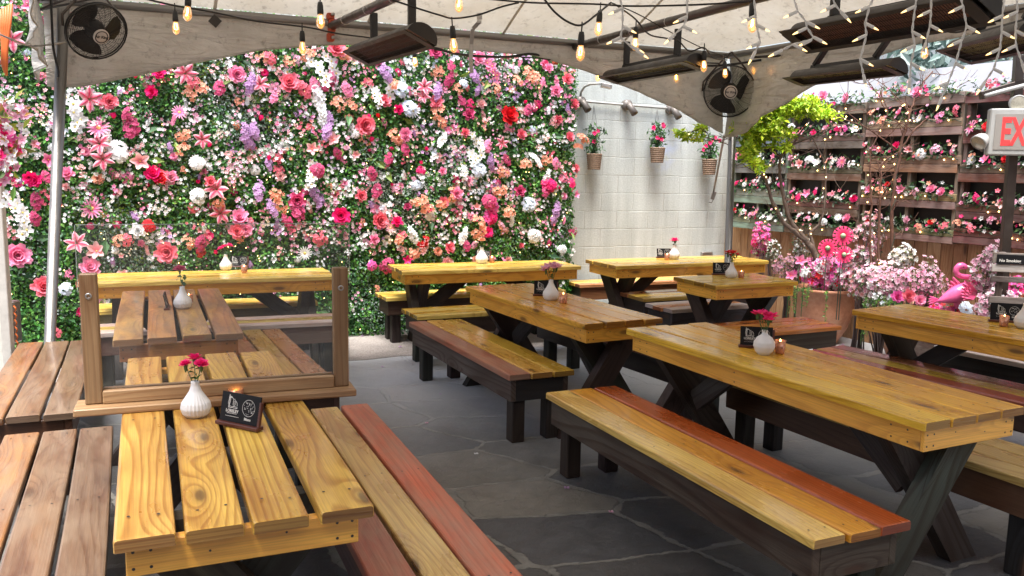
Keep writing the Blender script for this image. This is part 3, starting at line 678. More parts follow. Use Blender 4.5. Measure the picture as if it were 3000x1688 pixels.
class Acc:
    def __init__(s): s.V=[];s.Q=[];s.C=[];s.n=0
    def add(s,t,Mx,c,pal,jit=.12):
        A=np.array(Mx); v=t.V@A.T+np.array(c)
        pl=pal*(1+np.array([rnd.uniform(-jit,jit*.3)]*3)); col=t.W@pl
        s.V.append(v); s.Q.append(t.Q+s.n); s.C.append(col); s.n+=len(v)
    def raw(s,V,Q,C): s.V.append(V);s.Q.append(Q+s.n);s.C.append(C);s.n+=len(V)
    def build(s,name,mat,parent=None,smooth=False,origin=None):
        V=np.concatenate(s.V);Q=np.concatenate(s.Q);C=np.concatenate(s.C)
        if origin is not None: V=V-np.array(origin)
        me=bpy.data.meshes.new(name); me.vertices.add(len(V)); me.vertices.foreach_set('co',V.ravel())
        me.loops.add(Q.size); me.loops.foreach_set('vertex_index',Q.ravel().astype(np.int32))
        me.polygons.add(len(Q)); me.polygons.foreach_set('loop_start',np.arange(0,Q.size,4,dtype=np.int32))
        me.polygons.foreach_set('use_smooth',np.full(len(Q),smooth))
        ca=me.color_attributes.new('tint','FLOAT_COLOR','POINT'); ca.data.foreach_set('color',np.concatenate([np.clip(C,0,1),np.ones((len(C),1))],1).ravel().astype(np.float32))
        me.materials.append(mat); me.update(calc_edges=True); me.validate()
        o=bpy.data.objects.new(name,me); COL.objects.link(o)
        if parent: o.parent=parent
        if origin is not None and not parent: o.location=origin
        return o
def flower_obj(kind,pal,pos,n,size,parent,spin=None,name=None):
    """a flower as its own mesh, positioned in the parent's frame"""
    a=Acc(); t=rnd.choice(TP[kind]); a.add(t,frame(n,rnd.uniform(0,6) if spin is None else spin)*size,(0,0,0),PAL[pal],.06)
    o=a.build(name or kind,M['petal'],parent); o.location=pos; return o
def leaves(acc,P,N,size,cols,flat=.5,aspect=.62,spread=1.0):
    """P (n,3) positions, N (n,3) outward normals; bent kite leaves"""
    n=len(P); g=np.random.default_rng(rnd.randrange(1<<30))
    d=g.normal(size=(n,3)); d-= (d*N).sum(1,keepdims=True)*N*flat; d/=np.linalg.norm(d,axis=1,keepdims=True)+1e-9
    nn=N+g.normal(size=(n,3))*.55*spread; s=np.cross(d,nn); s/=np.linalg.norm(s,axis=1,keepdims=True)+1e-9; up=np.cross(s,d)
    L=(size*g.uniform(.6,1.25,(n,1))); W=L*aspect*.5
    up*=np.sign((up*N).sum(1,keepdims=True)+1e-9)
    a=P; b=P+d*L*.45+s*W+up*L*.12; c=P+d*L; e=P+d*L*.45-s*W+up*L*.12
    V=np.stack([a,b,c,e],1).reshape(-1,3); Q=np.arange(4*n).reshape(n,4)
    ci=g.integers(0,len(cols),n); C=np.array(cols)[ci]*g.uniform(.6,1.25,(n,1)); C=np.repeat(C,4,0)
    C=C.reshape(n,4,3); C[:,2]*=1.15; C=C.reshape(-1,3); acc.raw(V,Q,C)
# ================= flower wall
ft=thing('flower_wall','dense green wall covered with pink, coral, lilac and white artificial flowers','flower wall',tuple(FW0),G)
# local frame: x along the wall, -y into the yard, z up ; rz=G
FWL=(-3.35,2.20); FWH=3.05
mb=MB(); mb.box(((FWL[0]+FWL[1])/2,.06,FWH/2),(FWL[1]-FWL[0]-.1,.08,FWH-.02),col=(.03,.05,.02)); mb.build('backing',M['tint'],ft)
g_=np.random.default_rng(5)
def lownoise(x,z):
    return (np.sin(x*2.1+1.3*np.sin(z*1.7))+np.sin(z*2.9+x*1.1+2)+np.sin(x*5.3+z*3.7))/3
GR=[(.04,.17,.022),(.06,.24,.03),(.09,.30,.04),(.14,.37,.06),(.03,.12,.03),(.20,.42,.09),(.06,.20,.06)]
GP=[(.28,.44,.32),(.42,.54,.46),(.16,.34,.20),(.58,.66,.62)]
acc=Acc(); n=95000
X=g_.uniform(FWL[0],FWL[1],n); Z=g_.uniform(0.0,FWH,n); dep=g_.beta(1.6,1.3,n)*.15
lump=.035*np.sin(X*7+np.sin(Z*5)*2)*np.sin(Z*8+X)
Y=-dep-lump-.01
edge=np.clip((X-(FWL[1]-.12))/.12,0,1); Y+=edge*.07
P=np.stack([X,Y,Z],1); N=np.tile([0.,-1.,.25],(n,1)); N[:,0]+=edge*.9; N/=np.linalg.norm(N,axis=1,keepdims=True)
pale=(lownoise(X*1.3,Z*1.2)+g_.normal(size=n)*.5)>.42
yel=(lownoise(X*.9+5,Z*1.6+3)+g_.normal(size=n)*.4)>.75
leaves(acc,P[~pale&~yel],N[~pale&~yel],.038,GR,flat=.5); leaves(acc,P[pale],N[pale],.026,GP,flat=.5); leaves(acc,P[yel],N[yel],.034,[(.12,.22,.02),(.16,.26,.03),(.07,.16,.02)],flat=.5)
# right edge return of foliage
n2=5000; Z2=g_.uniform(0,FWH,n2); Y2=g_.uniform(-.12,.14,n2); X2=FWL[1]+g_.uniform(-.03,.05,n2); P2=np.stack([X2,Y2,Z2],1)
leaves(acc,P2,np.tile([1.,-.25,.1],(n2,1)),.036,GR[:4]+[(.06,.2,.05)],flat=.4)
o=acc.build('foliage',M['leaf'],ft); tag(o,kind='stuff')
# big dark single leaves
acc=Acc(); n=260; X=g_.uniform(*FWL,n); Z=g_.uniform(.1,FWH,n); P=np.stack([X,np.full(n,-.14),Z],1)
leaves(acc,P,np.tile([0,-1,.3],(n,1)),.13,[(.015,.06,.02),(.03,.10,.03),(.09,.2,.08),(.2,.3,.06)],flat=.6,aspect=.45); tag(acc.build('broad_leaves',M['leaf'],ft),kind='stuff')
def wl(u,v): # pixel -> wall local coords
    p=atp(u,v,FW0-gn*-.13,G)-FW0; return p.dot(gv),p.z
K={'L':('lily','lily'),'P':'peony','R':'rose','C':'carnation','D':'daisy','M':'magnolia','T':'tulip','B':'blossom','H':'hydrangea','S':'spike','U':'dusty','O':'orchid','K':'stock','E':'berries'}
PX=.00340 # metres per photo pixel at the wall (mean)
# surveyed blooms: kind, palette, photo x, y, half size (photo px)
BL="""Lz541,218,36 Lz262,292,38 Lz294,423,34 Lz302,467,34 Lz633,555,36 Lz650,650,0 Lz228,712,34 Lz760,250,30 Lz1240,257,32 Lz1236,285,26 Lz592,410,28 Lz38,118,36 Lz1463,420,24 Lz645,625,33
Pc321,300,22 Pp691,220,26 Pc845,245,30 Pc1063,367,32 Pp1183,392,20 Rm1370,337,20 Pc490,738,32 Pp52,747,34 Pc130,840,30 Pp233,565,0 Rp200,510,20 Pp264,782,28 Rp500,520,20 Rw404,675,22 Pc1107,645,28 Rc1052,573,20 Rm868,587,26 Pp699,638,26 Pc692,678,24 Rp1090,700,18 Pc1312,725,20 Rp1600,202,16 Rp1625,268,22 Pc1652,235,20 Pc1660,402,18 Pc1523,395,18 Rm1515,560,20 Rp1333,567,22 Pc1298,592,18 Pc1275,300,22 Cp540,160,18 Rp1395,172,24 Pc980,143,30 Ph570,520,0 Rp1180,404,16 Pc1122,298,22 Rc1358,390,16 Pm1272,152,24 Rp1290,502,14 Ru498,520,16 Pp718,672,22 Rc615,533,18 Pp960,215,0 Pu1305,770,22
Ph465,215,20 Ph445,270,18 Ph448,510,24 Pr470,522,20 Ph995,632,28 Pr1482,342,32 Ph88,520,16 Ph105,528,20 Hh1230,500,16 Hm925,500,24 Hh1600,540,26 Hh1432,636,24 Hm1130,778,26 Hg1085,776,18 Br1233,706,20 Ch1422,680,18 Rh1160,650,18 Hr436,662,20 Ur588,736,20 Tr1105,347,12 Hh1610,545,20 Ch1550,538,0 Th1074,348,12 Th1081,416,13 Th785,470,12 Th760,355,14 Th840,455,0 Th335,350,14 Th608,432,12 Th397,232,14 Th1232,482,10 Mh1250,610,14 Mu410,473,26 Mu975,410,22 Mu910,437,20 Mu285,735,26 Mp142,468,20 Mu820,308,0 Rh1162,322,16 Mp90,20,20 Mu1045,520,0 Mh1190,760,16 Mp270,735,0 Mp1480,555,0
Uc890,265,30 Um640,262,26 Um385,378,34 Um370,340,22 Um870,620,38 Um840,650,26 Um1020,280,0 Up1012,265,26 Up920,250,24 Um1310,240,28 Um1315,200,24 Um1130,470,26 Um1085,510,24 Um1100,560,26 Um1180,440,22 Up1420,430,24 Um1540,325,22 Ug1440,605,26 Ug1420,640,24 Uh1665,540,22 Um1590,560,24 Um585,712,26 Ur440,660,18 Hm1425,590,26 Um110,590,26 Um105,640,22 Um985,450,20 Up800,290,20 Up1580,245,20 Um480,700,0 Up1620,480,22 Um1350,300,22 Um1360,720,20 Um680,780,0 Um1480,470,22 Um140,520,20
Sl730,250,30 Sl1125,215,30 Sl1275,270,28 Sl960,355,26 Sl955,385,30 Sl720,400,34 Sl745,385,26 Sl870,595,30 Sl755,560,30 Sl920,570,28 Sl935,590,24 Sl1385,220,28 Sl1395,265,20 Sl1625,615,28 Sl1380,520,0 Sl1430,475,26 Sl795,610,26 Sl450,430,0 Sl735,420,20 Sl1620,640,24 Sl785,480,20 Sp970,215,20
Ow215,330,40 Ow225,345,30 Ow930,215,36 Ow965,200,34 Ow1130,265,34 Ow1100,285,30 Ow55,620,36 Ow70,650,34 Ow1380,470,34 Ow1395,440,30 Ow905,520,34 Ow920,500,26 Ow985,330,0 Ow1350,505,26 Op1435,210,30 Op1430,180,24 Ow1380,405,24
Hw580,575,24 Hb1195,320,26 Hb1170,265,24 Hw345,440,26 Hb1395,500,24 Hb1350,248,16 Hw350,455,22 Hw577,478,22 Hb1540,600,26 Hw1640,730,18 Hb195,845,18 Hw1560,690,26 Db450,310,0 Dw1205,325,20 Du290,690,0 Dp290,375,26 Dp525,330,18 Dw1410,550,0 Dw890,740,18 Du1140,667,16 Dw575,475,18 Dh1180,640,0 Dp270,610,24 Du1480,505,14 Dw840,212,12 Ow310,410,26
Kw930,290,40 Kw935,330,34 Kw940,345,30 Kw1205,690,28 Kw1350,690,26 Kw1560,470,26 Kw1595,520,24 Kw1490,640,24 Kw660,130,0 Ku1240,720,26 Kw1290,410,26
Bo560,270,26 Bo590,260,22 Bc565,245,20 Bo515,470,0 Bo990,305,24 Bo1025,310,22 Bo1150,395,20 Bo1280,330,24 Bo1290,360,22 Bo820,600,24 Bo805,570,22 Bo1290,600,20 Bo1230,590,24 Bo1245,610,22 Bo1320,570,24 Bo1400,680,26 Bo1395,650,24 Bo1480,620,24 Bo1460,560,24 Bo540,400,22 Bo535,440,20 Bc935,700,22 Bc930,692,20 Bo1020,600,0 Bo1540,215,24 Bo1560,230,22 Bo1510,240,20 Bo1445,260,18 Bo1280,210,22 Bo770,175,20 Bo845,180,18 Bo900,165,22 Bo1150,250,20 Bo1340,260,18 Bo1005,160,20 Bo640,150,0 Bo1600,470,20 Bo1530,480,22 Bo1470,505,20 Bo550,710,20 Bo700,690,20 Bo350,705,20 Bc375,700,18 Bo1010,620,0 Bo1165,700,18 Bo1205,745,20 Bo1215,740,18 Bc1170,690,18 Bc790,170,20 Bo640,590,18
Ew280,360,18 Eu235,410,16 Eu85,365,14 Eu80,390,14 Eu75,445,14 Ew1010,735,18 Eu1005,720,16 Eu880,390,16 Eu1570,430,20 Eu1590,410,18 Eu865,370,14 Eu245,510,20 Eu240,490,18""".split()
seen={}; flw=[]
for e in BL:
    k,pl=e[0],e[1]; u,v,r=map(float,e[2:].split(','))
    if r<1: continue
    kn=K[k][0] if k=='L' else K[k]; pal='lily' if k=='L' else pl
    s,z=wl(u,v); flw.append((kn,pal,s,z,r*PX*1.0))
# order by size; at most 100 of a kind become parts, the rest stay one mesh
cnt={}; rest=Acc()
for kn,pal,s,z,r in sorted(flw,key=lambda f:-f[4]):
    nrm=Vector((rnd.uniform(-.35,.35),-1,rnd.uniform(-.1,.5)))
    y=-.16-rnd.uniform(0,.05)
    sp=0 if kn in('spike','dusty','orchid','stock') else None
    if kn in('spike','dusty','orchid','stock'): sp=rnd.uniform(-.5,.5)
    if kn=='tulip': nrm=Vector((rnd.uniform(-.5,.5),-.5,.9)); 
    flower_obj(kn,pal,(s,y,z),nrm,r,ft,sp)
# small filler blossoms, berries and sprigs that nobody could count
fill=Acc(); occ=[(s,z,r) for _,_,s,z,r in flw]
occa=np.array(occ)
pals='wwwwpwwwiooukkuwckpwlwwwwwbuupwik'
for i in range(1750):
    s=rnd.uniform(FWL[0]+.02,FWL[1]-.02); z=rnd.uniform(.03,FWH) if rnd.random()<.3 else rnd.uniform(.75,FWH)
    if z<.95 and rnd.random()<.62: continue
    # drifts of colour
    dr=math.sin(s*3.1+z*2.3)+math.sin(s*1.3-z*4.1)+math.sin(s*6.3+2*z)
    if dr<-.7 and rnd.random()<.7: continue
    near=((occa[:,0]-s)**2+(occa[:,1]-z)**2<(occa[:,2]*.8)**2).any()
    if near: continue
    pl=pals[int((dr+3)/6*len(pals)*.8+rnd.uniform(0,len(pals)*.5))%len(pals)]
    k=rnd.random()
    nc=rnd.randint(3,9); fs=rnd.uniform(.012,.021)
    for q in range(nc):
        x=s+rnd.gauss(0,.038); zz=z+rnd.gauss(0,.045)
        t=TP['fil5'][0] if k<.5 else TP['lo5'][0] if k<.85 else TP['bud'][0]
        fill.add(t,frame((rnd.uniform(-.6,.6),-1,rnd.uniform(-.3,.7)),rnd.uniform(0,6))*fs,(x,-.13-rnd.uniform(0,.07),zz),PAL[pl],.15)
for i in range(430):
    s=rnd.uniform(FWL[0]+.04,FWL[1]-.03); z=rnd.uniform(.95,FWH) if rnd.random()<.85 else rnd.uniform(.15,.95)
    if ((occa[:,0]-s)**2+(occa[:,1]-z)**2<(occa[:,2]*.9)**2).any(): continue
    kn=rnd.choice(['blossom','dusty','stock','carnation','rose','hydrangea','blossom','spike','magnolia','blossom','stock','tulip'])
    pl=rnd.choice({'spike':'llw','dusty':'mkpc','hydrangea':'wbpm','rose':'pcmu','tulip':'h','magnolia':'pwu','stock':'wwup'}.get(kn,'oockpwhupk'))
    r=rnd.uniform(.034,.062)*(.8 if kn in('tulip','magnolia') else 1)
    fill.add(rnd.choice(TP[kn]),frame((rnd.uniform(-.4,.4),-1,rnd.uniform(-.1,.5)),rnd.uniform(-.6,.6))*r,(s,-.14,z),PAL[pl],.12)
tag(fill.build('small_blossoms',M['petal'],ft),kind='stuff')
# stray coral sprigs leaning out over the right edge
# warm fairy lights
def emis(name,col,st):
    m,nt,out=newmat(name); e=nd(nt,'Emission',None,Color=(*col,1),Strength=st); nt.links.new(e.outputs[0],out.inputs[0]); return m
M['fairy']=emis('warm_fairy_light',(1,.62,.22),4.5)
mb=MB()
for i in range(220):
    s=rnd.uniform(*FWL); z=rnd.uniform(.05,FWH); mb.lathe([(.001,-.0045),(.0045,0),(.001,.005)],6,(s,-.165,z))
tag(mb.build('fairy_lights',M['fairy'],ft),kind='stuff')
for kn,pl,s,z,r in (('stock','o',2.33,2.02,.10),('stock','o',2.27,1.93,.08),('blossom','m',2.24,1.02,.07),('rose','c',2.24,1.70,.06),('rose','c',2.20,2.38,.07),('magnolia','p',2.26,1.42,.055)):
    flower_obj(kn,pl,(s,-.10,z),(.5,-1,.2),r,ft,1.2)
# ================= overhead: bars, heaters, fans, lights, cables
M['bar']=plain('dark_bronze_tube',(.075,.06,.052),.35,.7)
M['housing']=plain('heater_housing',(.05,.043,.038),.45,.5,.2)
M['redbr']=plain('red_bracket_paint',(.42,.06,.02),.45,.1)
M['gold']=plain('gold_reflector',(.85,.58,.20),.3,.35,.6,26)
M['grille']=plain('heater_grille_wire',(.06,.045,.04),.4,.8)
M['copper']=plain('copper_reflector',(.30,.15,.11),.4,.25,.5,40)
BZ=ZE-.03
def linez(u,v,z): return atz(u,v,z)
bars=[]
for k,((u0_,v0_),(u1_,v1_),wh) in enumerate((((975,75),(1140,0),'dark tube crossbar above the flower wall, clamped by a red bracket'),((1635,150),(2200,0),'long dark crossbar tube running to the eave left of the grey fan'))):
    a=linez(u0_,v0_,BZ); b=linez(u1_,v1_,BZ); d_=(b-a).normalized(); a-=d_*.03; b=a+d_*6.0
    t=thing('crossbar',wh,'bar',tuple(a),0,'crossbars under the canopy'); m=MB(); m.tube([(0,0,0),tuple(b-a)],.032,12); m.build('tube',M['bar'],t)
    m=MB(); x=ev; Mx=M3(d_,ev,ZU)
    for dz in (.0,): 
        m.box((0,0,0),(.07,.05,.10),Mx,bev=.012); m.box((-.01,0,.075),(.05,.06,.06),Mx,bev=.012); m.box((-.01,0,-.085),(.05,.055,.07),Mx,bev=.014)
    m.build('clamp',M['redbr'],t)
    m=MB()
    for dz in (.085,-.09): m.lathe([(.001,.03),(.012,.03),(.012,.0)],8,tuple(d_*.02+ZU*dz),M3(ev,ZU,d_))
    m.build('bolt',M['steel'],t)
    for q in range(4):
        m=MB(); c_=d_*(.35+.5*q); m.lathe([(.036,-.003),(.038,0),(.036,.003)],12,tuple(c_),M3(ev,ZU,d_)); m.build('cable_tie',M['canvas'] if False else M['ceramic'],t)
    bars.append((a,d_))
def heater(label,f,n_,w,drop,top,posts=True,pan=M['copper'],tilt=0.0,slant=None):
    """f far end centre, n_ near end centre of the underside; half-round housing with grille"""
    d_=(n_-f); L=d_.length; d_.normalize(); sd=d_.cross(ZU).normalized(); up=sd.cross(d_)
    if tilt: 
        rt_=Matrix.Rotation(tilt,3,d_); sd=rt_@sd; up=rt_@up
    t=thing('patio_heater',label,'heater',tuple((f+n_)/2),0,'electric infrared heaters under the canopy')
    Mx=M3(d_,sd,up); ns=14; hw=w/2; hh=w*.42
    m=MB(); V=[]; xs=[-L/2,-L/2+.10,L/2-.05,L/2]; 
    for x in xs:
        sc=.35 if x==xs[0] else 1
        for k in range(ns+1):
            an=PI*k/ns; V.append(Mx@Vector((x,hw*sc*math.cos(an),hh*sc*math.sin(an)*(1 if x!=xs[0] else .5))))
    Fs=[(i*(ns+1)+k,i*(ns+1)+k+1,(i+1)*(ns+1)+k+1,(i+1)*(ns+1)+k) for i in range(3) for k in range(ns)]
    m.add(V,Fs,smooth=True); m.box((0,0,0),(0.001,0.001,.001)); m.build('housing',M['housing'],t)
    m=MB(); V=[Mx@Vector((L/2+.001,hw*math.cos(PI*k/ns),hh*math.sin(PI*k/ns))) for k in range(ns+1)]; V+= [v+d_*.006 for v in V]; q=ns+1
    m.add(V,[tuple(range(q))[::-1],tuple(range(q,2*q))]+[(k,k+1,k+1+q,k+q) for k in range(ns)]+[(ns,0,q,q+ns)]); m.build('end_cap',M['blackm'],t)
    m=MB(); m.box(Mx@Vector((.0,0,.035)),(L*.86,w*.74,.004),Mx); m.build('reflector',pan,t)
    m=MB()
    for k in range(int(L*.84/.016)):
        x=-L*.42+k*.016; m.box(Mx@Vector((x,0,.004)),(.0022,w*.76,.0022),Mx)
    for k in range(5): m.box(Mx@Vector((0,w*(-.38+.19*k),.0)),(L*.84,.0022,.0022),Mx)
    m.build('grille',M['grille'],t)
    m=MB(); 
    for s_ in (-1,1): m.box(Mx@Vector((0,s_*(hw-.005),-.004)),(L*.96,.03,.006),Mx)
    for s_ in (-1,1): m.box(Mx@Vector((s_*(L*.455),0,-.0045)),(L*.06,w*.8,.006),Mx)
    m.build('trim',M['housing'],t)
    m=MB(); m.box(Mx@Vector((0,0,hh+.016)),(L*.62,.03,.03),Mx,bev=.002); m.build('mount_rail',M['blackm'],t)
    for s_ in (-.28,.28):
        m=MB(); base=Mx@Vector((L*s_,0,hh+.03)); off=slant if slant else Vector((0,0,0)); tp=base+ZU*(drop-hh-.03)+off
        m.beam(base,tp,.05,.03,up=tuple(d_)); m.build('bracket',M['blackm'],t)
    return t
z1=2.47
heater('heater hanging before the top of the flower wall with its end cap to the camera',atz(1040,172,z1),atz(1236,110,z1),.205,.30,BZ,tilt=R(-24))
heater('heater over the block wall with a silver lined grille, left of the middle fan',atz(1775,236,z1),atz(2040,190,z1),.19,.30,BZ,pan=M['gold'],tilt=R(-14))
heater('longest heater at the top right behind the icicle light strands',atz(2315,125,2.42),atz(2890,25,2.42),.215,.38,BZ,tilt=R(-26))
heater('small heater with golden grille hung from the right eave by slanted arms',atz(2315,240,2.44),atz(2630,204,2.44),.20,.32,BZ,pan=M['gold'],slant=dv*.18,tilt=R(-14))
heater('heater cut by the right edge of the photo, below the cables',atz(2790,168,2.40),atz(3040,110,2.40),.22,.36,BZ,pan=M['gold'],slant=dv*.15,tilt=R(-18))
def fan(label,c,axis,r,post,roll=0):
    """cage fan: two wire domes, blades, hub badge; axis points to the badge side"""
    t=thing('cage_fan',label,'fan',tuple(c),0,'black cage fans on the canopy poles'); ax=Vector(axis).normalized(); x=ax.orthogonal().normalized(); 
    x=(ZU-ax*ax.z).normalized(); y=ax.cross(x); Mx=M3(x,y,ax); dd=r*.36
    m=MB()
    for s_ in (1,-1):
        for q in range(1,21):
            rr_=r*q/20; zz=s_*dd*(1-(q/20)**2.4)*.9+s_*.012
            if True: m.tube([Mx@Vector((rr_*math.cos(a),rr_*math.sin(a),zz)) for a in [2*PI*k/28 for k in range(29)]],.0013 if q<20 else .006,4,cap=False)
        for k in range(24 if s_>0 else 14):
            a=2*PI*k/(24 if s_>0 else 14); m.tube([Mx@Vector((r*f*math.cos(a+.25*f*s_),r*f*math.sin(a+.25*f*s_),s_*dd*(1-f**2.4)*.9+s_*.014)) for f in (.1,.4,.7,.88,1)],.0014,4,cap=False)
    m.build('cage',M['blackm'],t)
    m=MB()
    for k in range(3):
        V=[];a0=2*PI*k/3+.5
        for i in range(6):
            f=i/5; rr_=r*(.16+.72*f); wd=.55+.35*math.sin(f*PI*.8)
            for j in range(5):
                g=j/4-.5; a=a0+g*wd*1.7+.25*f; V.append(Mx@Vector((rr_*math.cos(a),rr_*math.sin(a),-.03+g*.07)))
        m.grid(V,6,5)
    m.build('blade',M['blackm'],t)
    m=MB(); m.lathe([(.001,-dd*.9),(r*.3,-dd*.88),(r*.34,-dd*.4),(r*.3,-.01),(r*.2,.02),(.001,.03)],20,(0,0,0),Mx); m.build('motor',M['blackm'],t)
    m=MB(); m.lathe([(.001,0),(r*.25,0),(r*.26,-.004),(r*.26,-.012)],24,Mx@Vector((0,0,dd*.93+.02)),Mx,0,(.55,.5,.46)); 
    m.lathe([(r*.22,.0005),(r*.205,.0012),(r*.185,.0005)],24,Mx@Vector((0,0,dd*.93+.0205)),Mx,0,(.05,.05,.05))
    Mt=M3(-y,x,ax)@Matrix.Rotation(roll,3,'Z')
    put_text(m,'Air King',r*.13,Mx@Vector((0,0,dd*.93+.0215)),Mt,0,(.04,.04,.04),.0008)
    m.build('badge',M['tint'],t)
    m=MB(); p=Vector(post)-Vector(c); 
    for s_ in (-1,1):
        sd=y*s_*(r+.012); m.tube([sd-ax*.02,sd*.98-ax*.03+ZU*r*.35,(sd*.35)+ZU*(r*1.15)-ax*.03,p],.009,6)
    m.build('yoke',M['bar'],t); return t
fc1=aty(283,92,5.85); fan('black cage fan tilted down at the top left of the canopy',fc1,(.68,-.60,-.55),.195,PL+ZU*2.72)
fc2=aty(2137,268,8.15); fan('black cage fan at the corner pole above the block wall',fc2,(-.12,-.95,-.16),.235,fc2+ZU*.36)
# bulbs
def glassm(name,col,al=.25,em=0):
    m,nt,out=newmat(name); tr=nd(nt,'BsdfTransparent',None,Color=(*col,1)); gl=nd(nt,'BsdfGlossy',None,Color=(1,1,1,1),Roughness=.03); lw=nd(nt,'LayerWeight',None,Blend=.35)
    mx=nd(nt,'MixShader',None,i0=mth(nt,'MULTIPLY',lw.outputs['Fresnel'],.6)); nt.links.new(tr.outputs[0],mx.inputs[1]); nt.links.new(gl.outputs[0],mx.inputs[2]); o=mx.outputs[0]
    if em: 
        e=nd(nt,'Emission',None,Color=(1,.42,.09,1),Strength=em); ad=nt.nodes.new('ShaderNodeAddShader'); nt.links.new(o,ad.inputs[0]); nt.links.new(e.outputs[0],ad.inputs[1]); o=ad.outputs[0]
    nt.links.new(o,out.inputs[0]); return m
M['bulbg']=glassm('warm_bulb_glass',(1,.86,.68),em=.16)
M['fil']=emis('bulb_filament',(1,.50,.13),14)
M['mini']=emis('mini_bulb',(1,.60,.24),1.1)
def mkbulb(lit=True):
    t=thing('string_bulb','x','bulb'); m=MB(); m.tube([(0,0,.085),(0,0,.14)],.004,6); m.lathe([(.001,.09),(.013,.088),(.017,.07),(.019,.035),(.018,.018),(.001,.017)],12); m.build('socket',M['rubber'],t)
    m=MB(); m.lathe([(.014,.02),(.016,.012),(.023,-.016),(.025,-.034),(.021,-.050),(.010,-.062),(.001,-.066)],14); m.build('glass',M['bulbg'],t)
    m=MB(); m.tube([(.005,0,.01),(.008,0,-.012),(.010,.004,-.03),(0,.008,-.034),(-.010,.003,-.03),(-.008,0,-.012),(-.005,0,.01)],.0022,6); m.build('filament',M['fil'],t)
    return t
b0=mkbulb(); first=True
BUL=[(550,35,5.0,'bright bulb at the top left beside the eave cable'),(515,78,5.8,'bulb glowing low against the canvas right of the left fan'),(939,58,5.1,'bulb left of the first red bracket'),(886,136,5.9,'bulb touching the valance edge above the coral peony'),(1328,128,5.2,'bulb hanging in the middle of the canvas right of the first heater'),
(1754,80,5.5,'bulb at the top middle right of the black cable knot'),(1701,150,4.7,'large bulb just right of the second red bracket'),(1215,178,7.6,'bulb under the first heater against pink blossoms'),(1861,125,5.9,'bulb in front of the second crossbar'),(1752,222,8.0,'dim small bulb over the top of the block wall'),(2062,190,6.4,'bulb at the end cap of the heater before the block wall'),(1981,225,8.2,'small orange bulb under the heater before the block wall'),(2124,212,7.9,'bulb in front of the middle fan cage'),(2204,66,4.7,'large bulb beside the first icicle strand'),(2271,211,7.9,'orange bulb on the canvas right of the middle fan'),(2212,205,8.1,'orange bulb between the fan and the golden heater'),(2709,150,6.1,'bulb before the grey leaves under the long heater'),(1497,22,5.2,'small bulb at the top edge over the canvas strap')]
for u,v,y,lb in BUL:
    if lb.startswith('small bulb at the top edge'): u,v=1345,10
    p=aty(u,v,y)
    if first: o=b0; first=False
    else:
        o=b0.copy(); COL.objects.link(o)
        for ch in list(b0.children): cc=ch.copy(); COL.objects.link(cc); cc.parent=o
    o.location=p+ZU*.012; o.rotation_euler=(rnd.uniform(-.12,.12),rnd.uniform(-.12,.12),rnd.uniform(0,6)); tag(o,lb,'bulb','warm string bulbs under the canopy')
# cables
def cable(label,pts,r=.006,n=7,sag=0,name='cable',mat='rubber',sub=6,group=None):
    q=[aty(*p) for p in pts]; out=[]
    for i in range(len(q)-1):
        p0=q[max(0,i-1)];p1=q[i];p2=q[i+1];p3=q[min(len(q)-1,i+2)]
        for k in range(sub):
            f=k/sub; c=.5*((2*p1)+(p2-p0)*f+(2*p0-5*p1+4*p2-p3)*f*f+(3*p1-p0-3*p2+p3)*f**3); out.append(c)
    out.append(q[-1]); m=MB(); m.tube(out,r,n); o=m.build(name,M[mat]); o2=o; tag(o2,label,'cable',group); return o
cable('black string light cable under the left half of the eave',[(400,-10,5.0),(500,14,5.2),(620,35,5.4),(750,62,5.7),(900,80,6.0),(985,98,6.3),(1090,112,6.6),(1180,128,6.8)],.006,name='string_light_cable')
cable('twisted black cables sagging along the eave to the middle fan',[(1180,128,6.8),(1270,140,7.0),(1350,160,7.2),(1480,167,7.5),(1560,158,7.6),(1620,176,7.8),(1700,160,8.0),(1800,176,8.1),(1900,174,8.2),(2010,188,8.2),(2110,192,8.25),(2230,176,8.0)],.011,name='cable_bundle')
cable('second looser cable sagging beside the eave cables',[(1180,120,6.8),(1300,150,7.0),(1400,164,7.3),(1540,168,7.5),(1660,178,7.8),(1780,168,8.0),(1980,180,8.2),(2110,186,8.2)],.006,name='cable')
cable('black cable drooping from the crossbar to the bulb right of the first heater',[(1150,0,4.9),(1215,22,5.0),(1290,45,5.1),(1330,54,5.2),(1400,44,5.2),(1470,20,5.2),(1520,8,5.2)],.0055,name='string_light_cable')
cable('cable swinging down to the large bulb by the second red bracket',[(1590,-10,4.7),(1620,30,4.7),(1660,62,4.7),(1702,74,4.7),(1745,45,4.8),(1790,8,5.0)],.006,name='string_light_cable')
cable('straight black cable across the top from the middle to the right',[(1420,-4,5.6),(1560,8,5.6),(1740,12,5.5),(1850,18,5.4),(2040,14,5.3),(2200,4,5.2)],.006,name='string_light_cable')
cable('thin slanting cable from the top knot down to the middle fan',[(1790,8,5.5),(1870,42,6.0),(1960,92,6.6),(2060,142,7.2),(2140,172,7.9)],.004,name='cable')
cable('wavy string light cable looping from the knot past the second crossbar',[(1800,12,5.5),(1860,55,5.8),(1900,100,6.0),(1950,112,6.2),(1985,118,6.3),(2020,150,6.4),(2062,140,6.4),(2090,170,7.0),(2130,176,7.8)],.0055,name='string_light_cable')
cable('thick black cables along the right eave below the long heater',[(2200,168,8.0),(2320,160,7.7),(2450,140,7.3),(2560,125,7.0),(2660,100,6.8),(2720,85,6.6),(2800,92,6.3),(2900,90,6.1),(3020,60,5.8)],.012,name='cable_bundle')
